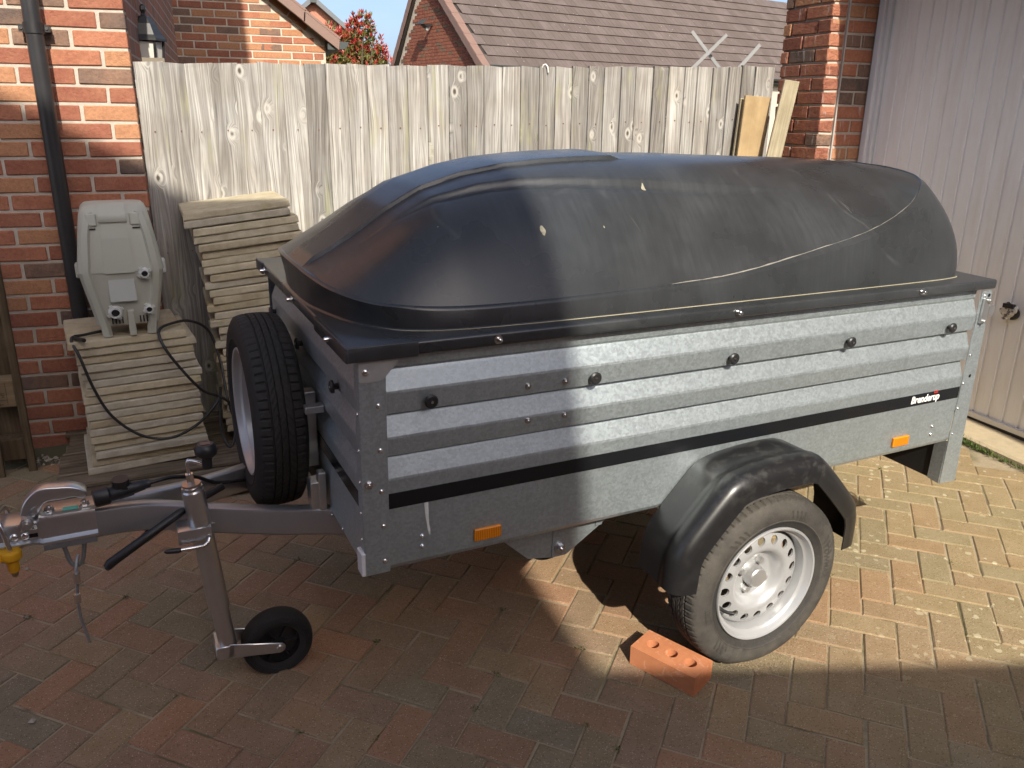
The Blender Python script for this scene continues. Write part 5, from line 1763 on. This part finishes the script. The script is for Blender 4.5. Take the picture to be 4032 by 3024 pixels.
def rim_meshes():
    """silver disc wheel facing -y: barrel, dished disc with sixteen holes, hub"""
    Mx = Matrix.Rotation(PI / 2, 4, 'X')      # lathe axis z -> -y (outwards)
    mb = MB()
    mb.lathe([(.1855, .054), (.1865, .060), (.184, .0635), (.179, .062), (.176, .056), (.1735, .048), (.1700, .042), (.1640, .039), (.1615, .030), (.1600, .012), (.1585, .0)], 72, Mx)
    mb.lathe([(.1585, .0), (.157, -.03), (.165, -.05), (.175, -.058), (.1855, -.060)], 48, Mx)
    barrel = mb.mesh('rim', M_RIM, smooth=45)
    mb = MB()
    zc = lambda r: np.interp(r, [.108, .120, .135, .150, .1585], [.030, .0295, .026, .019, .010])
    nh, ns = 16, 24
    r1, r2, rh, ra = .1085, .1505, .1295, .0142
    for k in range(nh):
        t0 = 2 * PI * k / nh + 0.1
        dt = PI / nh
        sq, ci, ci2 = [], [], []
        for s_ in range(ns):
            a = 2 * PI * s_ / ns
            ca, sa = math.cos(a), math.sin(a)
            rr, tt = rh + ra * ca, ra * sa / rh
            ci.append((rr, t0 + tt)); ci2.append((rr, t0 + tt))
            hr_ = (r2 - rh) if ca > 0 else (rh - r1); ht = dt
            sc = min(hr_ / max(abs(ca), 1e-6), ht / max(abs(sa), 1e-6) )
            sc_r = min(1.0 / max(abs(ca), 1e-6), 1.0 / max(abs(sa), 1e-6))
            sq.append((rh + hr_ * ca * sc_r, t0 + ht * sa * sc_r))
        P3 = lambda q, dz=0.0: (q[0] * math.cos(q[1]), -(float(zc(q[0])) + dz), q[0] * math.sin(q[1]))
        vs = [P3(q) for q in sq] + [P3(((a_[0] + b_[0]) / 2, (a_[1] + b_[1]) / 2), 0.0) for a_, b_ in zip(sq, ci)] + [P3(q) for q in ci] + [P3(q, -0.007) for q in ci2]
        fs = []
        for ring in range(3):
            for s_ in range(ns):
                s2 = (s_ + 1) % ns
                fs.append((ring * ns + s_, ring * ns + s2, (ring + 1) * ns + s2, (ring + 1) * ns + s_))
        mb.add(vs, fs)
    mb.lathe([(.1505, float(zc(.1505))), (.156, .013), (.1590, .006)], 96, Mx)
    mb.lathe([(.1085, float(zc(.1085))), (.104, .0300), (.097, .0285), (.090, .022), (.084, .010), (.079, -.002), (.074, -.008), (.068, -.010), (.050, -.010), (.030, -.008)], 96, Mx)
    disc = mb.mesh('disc', M_RIM, smooth=45)
    mb = MB()
    mb.lathe([(.034, -.010), (.034, .010), (.0315, .014), (.0315, .022), (.028, .026), (.012, .0275), (.0001, .0275)], 28, Mx)
    cap = mb.mesh('hub_cap', M_BOLT, smooth=40)
    mb = MB()
    mb.cyl((0, 0.010, 0), (0, -0.001, 0), 0.0155, 0.0125, n=16); mb.cyl((0, -0.001, 0), (0, -0.014, 0), 0.0115, 0.0108, n=6)
    lug = mb.mesh('wheel_bolt', M_BOLT)
    return barrel, disc, cap, lug


RIMM = rim_meshes()
TY1, TY2 = tyre_mesh(M_TYRE, 0.2585), tyre_mesh(M_TYRE2, 0)
M_LETTER = plain('tyre lettering', (0.045, 0.042, 0.038), 0.6)


def make_wheel(name, parent, loc, rot, tyre, dirty):
    w = empty(name, parent=parent); w.location = loc; w.rotation_euler = rot
    t = inst('tyre', tyre, w)
    inst('rim', RIMM[0], w); inst('disc', RIMM[1], w); inst('hub_cap', RIMM[2], w)
    for k in range(4):
        a = PI / 4 + 0.35 + k * PI / 2
        inst('wheel_bolt', RIMM[3], w, (.049 * math.cos(a), 0.006, .049 * math.sin(a)), (0, a, 0))
    if dirty:
        mb = MB()
        letter_ring(mb, 'TST', .2185, 196, .026, -1, 0)
        letter_ring(mb, 'TOWMAX', .2185, 24, .026, -1, 0)
        letter_ring(mb, '145/80R13', .1935, 285, .016, -1, 0)
        letter_ring(mb, 'STEEL BELTED RADIAL TUBELESS', .1900, 352, .0105, -1, 0)
        for base_ in (62, 12, 118, 218, 262):
            for k in range(4):
                a = base_ + 4.5 * k
                rr = [(.210, 0), (.228, 1.4), (.246, 3.4)]
                q = []
                for (r_, off) in rr:
                    q.append((r_, a + off, 0.4 + 0.5 * (r_ - .21) / .036))
                vs = []
                for (r_, aa, hw) in q:
                    yy = np.interp(r_, [.178, .196, .214, .232, .246, .258], [.80, .93, 1.02, 1.07, 1.05, .985]) * HWD + 0.0010
                    for s_ in (-1, 1): vs.append((r_ * math.cos(RAD(aa + s_ * hw)), -yy, r_ * math.sin(RAD(aa + s_ * hw))))
                mb.add(vs, [(0, 1, 3, 2), (2, 3, 5, 4)])
        tag(mb.build('lettering', M_LETTER, w), kind='stuff')
        mb = MB(); mb.tube([(-.150, -.030, -.055), (-.148, -.050, -.056), (-.142, -.062, -.056), (-.128, -.072, -.057)], [.006, .0055, .005, .0062], 10); mb.build('valve', M_BLACK, w, smooth=50)
    return w


wy = 0.060
make_wheel('wheel', tr, (0, wy, 0), (0, 0, 0), TY1, True)
make_wheel('wheel', tr, (0, 2 * YC - wy, 0), (0, 0, PI), TY1, False)
# axle with its rubber suspension and the angled side bracket
mb = MB(); mb.tube([(0, wy + 0.03, 0), (0, 0.17, 0), (-0.14, 0.20, 0.13), (-0.14, 1.16, 0.13), (0, 1.19, 0), (0, 2 * YC - wy - 0.03, 0)], 0.024, 10)
mb.build('axle', M_BEAM, tr, smooth=40)
mb = MB(); mb.extrude([(-.766, .236), (-.766, .206), (-.692, .137), (-.612, .122), (-.57, .122), (-.445, .205), (-.445, .236)], 0.215, 0.218, lambda u, v, w: (u, w, v))
mb.box((-.6155, 0.2125, .175), (.004, .004, .105)); mb.box((-.47, 0.211, .205), (.02, .006, .016)); mb.box((-.745, 0.211, .213), (.02, .006, .012))
ub = mb.build('suspension_bracket', M_GALV, tr)
mb = MB(); mb.extrude([(-.766, .236), (-.766, .206), (-.692, .137), (-.612, .122), (-.57, .122), (-.445, .205), (-.445, .236)], 1.142, 1.145, lambda u, v, w: (u, w, v)); mb.build('suspension_bracket', M_GALV, tr)
inst('bolt', hexb, ub, (-.592, .2145, .150), scale=(1.5, 1.8, 1.5))
mb = MB(); mb.tube([tuple(p) for p in spline([(-.70, .26, .16), (-.66, .25, .118), (-.62, .245, .104), (-.575, .25, .112), (-.54, .27, .15)], 14)], 0.0045, 8); mb.build('wiring_loop', M_CABLE, tr, smooth=60)
mb = MB(); mb.box((-0.35, 0.30, 0.215), (0.9, 0.05, 0.03)); mb.box((-0.30, 1.06, 0.215), (0.9, 0.05, 0.03)); mb.box((-0.75, YC, 0.215), (0.05, 0.9, 0.03)); mb.box((0.35, YC, 0.215), (0.05, 0.9, 0.03)); mb.build('chassis_rail', M_BEAM, tr)

# ---- mudguards
FPATH = [(-.362, .072), (-.357, .15), (-.345, .195), (-.315, .240), (-.225, .340), (-.185, .372), (-.130, .388), (-.03, .398), (.07, .399), (.115, .390), (.155, .366), (.285, .232), (.308, .190), (.316, .15), (.318, .075)]


def fender(mirror):
    P = spline(FPATH, 64)
    # cross-section: (y, outward offset)
    SEC = [(.152, -.004), (.150, .0), (.060, .003), (.040, .004), (.034, .0085), (.010, .0085), (-.008, .004), (-.020, -.006), (-.0275, -.020), (-.031, -.040), (-.032, -.058), (-.034, -.064), (-.031, -.066), (-.028, -.058), (-.026, -.04), (-.022, -.022), (-.012, -.008), (.0, -.002), (.15, -.006)]
    rows = []
    for i in range(len(P)):
        t = P[min(i + 1, len(P) - 1)] - P[max(i - 1, 0)]; t /= np.hypot(*t)
        n = np.array([-t[1], t[0]])
        row = []
        for (y, o_) in SEC:
            yy = y if not mirror else 2 * YC - y
            # the lip keeps clear of the ends
            row.append((P[i][0] + n[0] * o_, yy, P[i][1] + n[1] * o_))
        rows.append(row)
    mb = MB(); mb.grid(rows, cv=True)
    mb.add(rows[0], [tuple(range(len(SEC)))]); mb.add(rows[-1], [tuple(range(len(SEC)))])
    return mb.build('mudguard', M_FENDER, tr, smooth=40)


fender(False); fender(True)

# ---- spare wheel in front of the box
sw = make_wheel('spare_wheel', tr, (-1.272, .785, .461), (0, 0, -PI / 2), TY2, False)
mb = MB(); mb.box((-1.19, .785, .50), (0.03, 0.30, 0.04)); mb.box((-1.19, .60, .46), (0.04, 0.04, 0.22)); mb.box((-1.19, .52, .545), (0.05, 0.03, 0.02)); mb.cyl((-1.165, .785, .461), (-1.25, .785, .461), 0.03, n=14)
mb.box((-1.185, .50, .315), (0.02, 0.03, 0.11)); mb.box((-1.20, .52, .30), (0.03, 0.05, 0.08))
mb.build('spare_wheel_bracket', M_ZINC, tr, bevel=0.002)

# ---- drawbar: two bent box beams meeting at the coupling
def beam(pts, h=0.080, w=0.040):
    P = spline(pts, 40)
    rows = []
    for i in range(len(P)):
        t = P[min(i + 1, len(P) - 1)] - P[max(i - 1, 0)]; t2 = t[:2] / np.hypot(t[0], t[1])
        n = np.array([-t2[1], t2[0]])
        c = 0.008
        row = []
        for (a, b) in ((-w / 2, -h + c), (-w / 2, -c), (-w / 2 + c * .3, -c * .3), (-w / 2 + c, 0), (w / 2 - c, 0), (w / 2 - c * .3, -c * .3), (w / 2, -c), (w / 2, -h + c), (w / 2 - c, -h), (-w / 2 + c, -h)):
            row.append((P[i][0] + n[0] * a, P[i][1] + n[1] * a, P[i][2] + b))
        rows.append(row)
    mb = MB(); mb.grid(rows, cv=True); mb.add(rows[0], [tuple(range(10))]); mb.add(rows[-1], [tuple(range(10))])
    return mb.build('drawbar_beam', M_BEAM, tr, smooth=35)


CY = 0.70
beam([(-1.80, CY - .024, .287), (-1.70, CY - .026, .290), (-1.62, CY - .034, .287), (-1.54, CY - .056, .279), (-1.47, CY - .084, .272), (-1.30, CY - .155, .264), (-1.165, CY - .205, .260), (-.80, CY - .34, .238)])
beam([(-1.80, CY + .024, .287), (-1.70, CY + .026, .290), (-1.62, CY + .036, .287), (-1.54, CY + .060, .279), (-1.47, CY + .090, .272), (-1.30, CY + .165, .264), (-1.165, CY + .222, .260), (-.80, CY + .36, .238)])

# ---- coupling head
cp = empty('coupling', parent=tr)
cyn, cyf = CY - .050, CY + .050
mb = MB()
# pressed U section: top, near cheek with rolled lower edge, far cheek
sec = lambda hw, zt, zb: [(-hw - .010, zb - .004), (-hw - .012, zb + .004), (-hw, zb + .010), (-hw, zt - .010), (-hw + .004, zt - .002), (-hw + .012, zt), (hw - .012, zt), (hw - .004, zt - .002), (hw, zt - .010), (hw, zb + .010), (hw + .012, zb + .004), (hw + .010, zb - .004)]
rows = []
for x, hw, zt, zb in ((-1.740, .046, .297, .228), (-1.80, .046, .298, .228), (-1.868, .045, .298, .227), (-1.875, .041, .284, .229), (-1.92, .040, .286, .231), (-1.955, .040, .288, .233), (-1.99, .039, .286, .236), (-2.02, .036, .280, .240), (-2.05, .026, .27, .246), (-2.066, .008, .262, .25)):
    rows.append([(x, CY + y, z) for y, z in sec(hw, zt, zb)])
mb.grid(rows); mb.build('coupling_body', M_ZINC, cp, smooth=40)
# handle: curved pressed lever
HU = [(-1.912, .297), (-1.897, .332), (-1.871, .358), (-1.848, .365), (-1.815, .362), (-1.785, .357), (-1.762, .345), (-1.754, .332), (-1.765, .319), (-1.785, .327), (-1.812, .326), (-1.845, .326), (-1.858, .316), (-1.867, .301), (-1.880, .288)]
mb = MB()
outl = [tuple(p) for p in spline(HU, 60)]
mb.extrude(outl, CY - .021, CY + .021, lambda u, v, w: (u, w, v))
mb.build('handle', M_ZINC, cp, bevel=0.004, seg=2, smooth=50)
mb = MB(); mb.cyl((-1.895, cyn + .001, .288), (-1.895, cyn - .010, .288), .012, n=20); mb.cyl((-1.895, cyn - .010, .288), (-1.895, cyn - .016, .288), .008, n=12)
mb.extrude([(-1.915, .282), (-1.880, .280), (-1.880, .298), (-1.890, .305), (-1.902, .303)], cyn - .001, cyn + .012, lambda u, v, w: (u, w, v))
mb.build('pivot', M_ZINC, cp, smooth=40)
for (x, z, r_) in ((-1.928, .253, .0085), (-1.904, .252, .009)): inst('bolt', riv, cp, (x, cyn + .009, z), scale=(1.5, 1.5, 1.5))
inst('bolt', hexb, cp, (-1.845, CY - .012, .2985), (-PI / 2, 0, 0), (1.3, 1.3, 1.3)); inst('bolt', hexb, cp, (-1.763, CY - .012, .2985), (-PI / 2, 0, 0), (1.3, 1.3, 1.3))
mb = MB(); mb.extrude([(-1.815, CY - .030), (-1.780, CY - .030), (-1.778, CY - .010), (-1.813, CY - .010)], .2985, .2993, lambda u, v, w: (u, v, w)); mb.build('sticker', M_TEAL, cp)
mb = MB(); mb.box((-1.893, cyn + .0085, .2715), (.036, .0012, .011)); sk = mb.build('wear_label', M_WHITE, cp)
mb = MB(); mb.box((-1.8975, cyn + .0072, .2715), (.009, .0012, .010)); mb.build('label_patch', M_TEAL, sk)
mb = MB()
for txt, ox in (('-', -1.9075), ('+', -1.9005), ('X', -1.887)):
    vs, fs = text_verts(txt, .010); mb.add([(ox + v[0], cyn + .0060, .2682 + v[1]) for v in vs], fs)
mb.build('label_print', M_STRIPE, sk)
mb = MB(); mb.box((-1.887, cyn + .0080, .250), (.022, .002, .010)); mb.build('wear_slot', M_STRIPE, cp)
# plate, loop and safety cable underneath
mb = MB(); mb.box((-1.806, CY - .030, .217), (.122, .05, .020)); mb.cyl((-1.853, CY - .056, .215), (-1.853, CY - .05, .215), .006, n=12)
mb.tube([tuple(p) for p in spline([(-1.826, CY - .03, .208), (-1.822, CY - .035, .185), (-1.815, CY - .04, .152), (-1.802, CY - .042, .141), (-1.788, CY - .04, .150), (-1.780, CY - .035, .180), (-1.777, CY - .03, .208)], 24)], .0055, 8)
mb.build('loop_plate', plain('cast grey steel', (0.22, 0.22, 0.225), 0.6, 0.5, nscale=80, namp=0.2), tr, smooth=40)
sc_ = MB()
cw = spline([(-1.796, CY - .040, .170), (-1.800, CY - .050, .156), (-1.804, CY - .056, .135), (-1.806, CY - .058, .105), (-1.812, CY - .060, .05), (-1.812, CY - .06, -.01), (-1.806, CY - .06, -.055), (-1.802, CY - .06, -.088)], 60)
for st_ in range(3):
    pts = []
    for i, p in enumerate(cw):
        a = i * 0.9 + st_ * 2 * PI / 3
        pts.append((p[0] + .0022 * math.cos(a), p[1] + .0022 * math.sin(a), p[2]))
    sc_.tube(pts, .0026, 6)
sc = sc_.build('safety_cable', plain('steel wire rope', (0.42, 0.44, 0.46), 0.4, 0.8), tr, smooth=60)
for (x, z0, z1) in ((-1.8055, .128, .100), (-1.8120, .066, .040)):
    mb = MB(); mb.cyl((x, CY - .0585, z0), (x - .001, CY - .0595, z1), .0085, n=10); mb.build('ferrule', M_CHROME, sc)

# ---- jockey wheel and its clamp
jw = empty('jockey_wheel', parent=tr)
JY = 0.588
ax = lambda z: -1.505 + (0.345 - z) * 0.094
mb = MB()
mb.cyl((ax(-.035), JY, -.035), (ax(.335), JY, .335), .0285, n=28); mb.cyl((ax(.335), JY, .335), (ax(.352), JY, .352), .0285, .018, n=28)
mb.cyl((ax(.340), JY, .340), (ax(.346), JY, .346), .026, n=24)
mb.build('outer_tube', M_ZINC, jw, smooth=45)
mb = MB(); mb.cyl((ax(-.200), JY, -.200), (ax(.0), JY, .0), .0245, n=24); mb.build('inner_tube', M_ZINC, jw, smooth=45)
mb = MB(); mb.cyl((ax(.350), JY, .350), (ax(.356), JY, .356), .024, n=20); mb.build('washer', plain('copper toned washer', (0.55, 0.42, 0.34), 0.35, 0.9), jw)
mb = MB(); mb.cyl((ax(.354), JY, .354), (ax(.384), JY, .384), .0105, n=6); mb.tube([(ax(.38), JY, .380), (ax(.41), JY, .414), (ax(.42) + .004, JY - .002, .422), (-1.495, JY - .008, .420), (-1.463, JY - .020, .410)], .0052, 10); mb.build('crank', M_CHROME, jw, smooth=45)
mb = MB(); mb.lathe([(.0001, .470), (.020, .470), (.026, .465), (.0285, .455), (.028, .444), (.021, .436), (.0135, .432), (.0125, .402), (.0001, .402)], 24, Matrix.Translation((-1.463, JY - .020, 0)))
kb = mb.build('crank_knob', M_BLACK, jw, smooth=40)
mb = MB(); mb.box((-1.463, JY - .020, .4708), (.024, .018, .0012)); mb.build('emblem', plain('worn emblem', (0.20, 0.12, 0.09), 0.6), kb)
# clamp
mb = MB()
mb.box((-1.512, JY - .0, .216), (.084, .066, .040)); mb.box((-1.462, JY + .018, .226), (.040, .036, .006), rz=0.2); mb.box((-1.455, JY + .030, .205), (.044, .006, .048), rz=0.2)
mb.cyl((-1.478, JY - .036, .207), (-1.478, JY + .02, .207), .008, n=12)
mb.build('clamp', M_ZINC, jw, bevel=0.004, seg=2, smooth=40)
mb = MB(); mb.tube([(-1.478, JY - .040, .207), (-1.482, JY - .046, .200), (-1.495, JY - .048, .190), (-1.553, JY - .048, .192)], .0052, 10); hl = mb.build('clamp_handle', M_CHROME, jw, smooth=45)
mb = MB(); mb.tube([(-1.551, JY - .048, .192), (-1.558, JY - .048, .192), (-1.585, JY - .048, .195), (-1.592, JY - .048, .196)], [.0055, .0075, .0065, .003], 10); mb.build('grip', M_BLACK, hl, smooth=45)
mb = MB(); vs, fs = text_verts('PLATE', .011); mb.add([(-1.540 + v[0], JY - .0342, .208 + v[1]) for v in vs], fs); mb.build('embossing', plain('embossed mark', (0.42, 0.42, 0.43), 0.5, 0.6), jw)
# wheel and fork
WJ = (-1.318, 0.604, -.206)
mb = MB()
Mw = Matrix.Translation(WJ) @ Matrix.Rotation(PI / 2, 4, 'X')
mb.lathe([(.062, .024), (.075, .030), (.090, .031), (.0985, .026), (.1025, .012), (.1035, 0), (.1025, -.012), (.0985, -.026), (.090, -.031), (.075, -.030), (.062, -.024)], 48, Mw)
for k in range(4): mb.lathe([(.077 + .0045 * k, .0305), (.0785 + .0045 * k, .0325), (.080 + .0045 * k, .0305)], 48, Mw)
mb.build('tyre', M_TYRE2, jw, smooth=40)
mb = MB()
mb.lathe([(.064, .020), (.060, .022), (.058, .010), (.058, -.010), (.060, -.022), (.064, -.020)], 32, Mw); mb.lathe([(.018, .034), (.018, -.034)], 20, Mw); mb.lathe([(.018, .004), (.06, .004)], 24, Mw)
for k in range(6):
    a = PI * k / 3
    mb.box((.038 * math.cos(a), .038 * math.sin(a), 0), (.046, .006, .034), rz=a, M=Mw)
mb.build('hub', M_BLACK, jw, smooth=40)
mb = MB()
for s_ in (-1, 1):
    yy = WJ[1] + s_ * .040
    p0, p1 = Vector((ax(-.18) - .004, 0, -.178)), Vector((WJ[0], 0, WJ[2]))
    d = (p1 - p0).normalized(); n = Vector((-d.z, 0, d.x))
    oc = []
    for k in range(9):
        a = -PI / 2 + PI * k / 8
        q = p1 + (d * math.cos(a) + n * math.sin(a)) * .017
        oc.append((q.x, q.z))
    oc += [((p0 + n * .026).x, (p0 + n * .026).z), ((p0 - n * .020).x, (p0 - n * .020).z)]
    mb.extrude(oc, yy - .002, yy + .002, lambda u, v, w: (u, w, v))
    mb.cyl((WJ[0], yy - s_ * .002, WJ[2]), (WJ[0], yy + s_ * .006, WJ[2]), .011, n=18)
mb.box((ax(-.19) - .012, WJ[1], -.176), (.05, .084, .040))
mb.build('fork', M_ZINC, jw, bevel=0.002, smooth=40)

# ---- support lever, plug and cables on the drawbar
mb = MB(); mb.tube([(-1.728, JY - .02, .168), (-1.722, JY - .018, .176), (-1.60, JY + .01, .235), (-1.50, JY + .05, .275), (-1.42, JY + .10, .283)], [.011, .0125, .0115, .0105, .010], 12)
mb.tube([(-1.728, JY - .02, .168), (-1.72, JY - .01, .165), (-1.66, JY + .03, .19), (-1.60, JY + .09, .21)], [.009, .008, .007, .006], 10)
mb.build('hose_sleeve', M_CABLE, tr, smooth=50)
pg = MB()
P0, P1 = Vector((-1.735, CY - .035, .322)), Vector((-1.575, CY - .01, .333))
dd = (P1 - P0).normalized(); qd = dd.to_track_quat('Z', 'Y').to_matrix().to_4x4()
pg.lathe([(.0001, -.005), (.023, -.005), (.0255, .0), (.0255, .030), (.021, .034), (.020, .036), (.020, .052), (.0185, .056), (.0185, .080), (.0165, .100), (.0145, .118), (.0125, .122), (.0125, .134), (.0001, .134)], 20, Matrix.Translation(P0) @ qd)
for k in range(10):
    a = 2 * PI * k / 10
    pg.box((.0187 * math.cos(a), .0187 * math.sin(a), .072), (.003, .003, .036), rz=a, M=Matrix.Translation(P0) @ qd)
pg.cyl((-1.672, CY - .026, .345), (-1.672, CY - .028, .362), .021, n=18); pg.box((-1.672, CY - .027, .345), (.03, .03, .02))
pl_ = pg.build('plug', M_BLACK, tr, smooth=35)
mb = MB(); mb.tube([tuple(p) for p in spline([tuple(P1 - dd * 0.03), tuple(P1), (-1.55, CY - .0, .331), (-1.52, CY + .01, .322), (-1.48, CY + .04, .300), (-1.42, CY + .075, .255), (-1.30, CY + .12, .230), (-1.165, CY + .17, .215)], 30)], .0055, 8); mb.build('plug_cable', M_CABLE, tr, smooth=60)
mb = MB(); mb.box((-1.725, CY - .03, .302), (.06, .025, .003), rot=Matrix.Rotation(-0.25, 3, 'Y')); mb.box((-1.755, CY - .02, .2995), (.03, .025, .003)); mb.build('plug_bracket', M_ZINC, tr)

# ---- yellow hitch lock hanging from the coupling
hl_ = empty('hitch_lock', matrix=TM @ Matrix.Translation((-1.950, CY - .052, .20)), label='yellow hitch lock with a plated shackle on the trailer coupling', cat='lock')
mb = MB()
mb.box((-.020, .005, .018), (.10, .055, .024)); mb.lathe([(.0001, .006), (.021, .006), (.0235, .012), (.0235, .030), (.0001, .030)], 22, Matrix.Translation((.012, -.010, -.002)))
mb.cyl((.012, -.010, .008), (.012, -.010, -.030), .0145, .013, n=20); mb.cyl((-.035, -.018, .005), (-.035, -.042, .002), .013, n=16); mb.cyl((-.035, .0, .005), (-.035, -.03, -.012), .018, n=16)
mb.build('body', M_YELLOW, hl_, bevel=0.003, seg=2, smooth=40)
mb = MB(); mb.cyl((.012, -.010, -.030), (.012, -.010, -.041), .0085, n=14); mb.cyl((.012, -.010, -.041), (.012, -.010, -.047), .0085, .003, n=14); mb.build('bolt', M_RUSTY, hl_, smooth=40)
mb = MB(); mb.tube([tuple(p) for p in spline([(.012, -.012, .010), (.010, -.014, .045), (.002, -.010, .095), (-.004, .006, .114), (-.006, .030, .116), (-.004, .060, .112), (.0, .10, .100), (.004, .118, .06), (.006, .118, .01)], 30)], .0062, 12); mb.build('shackle', M_CHROME, hl_, smooth=50)
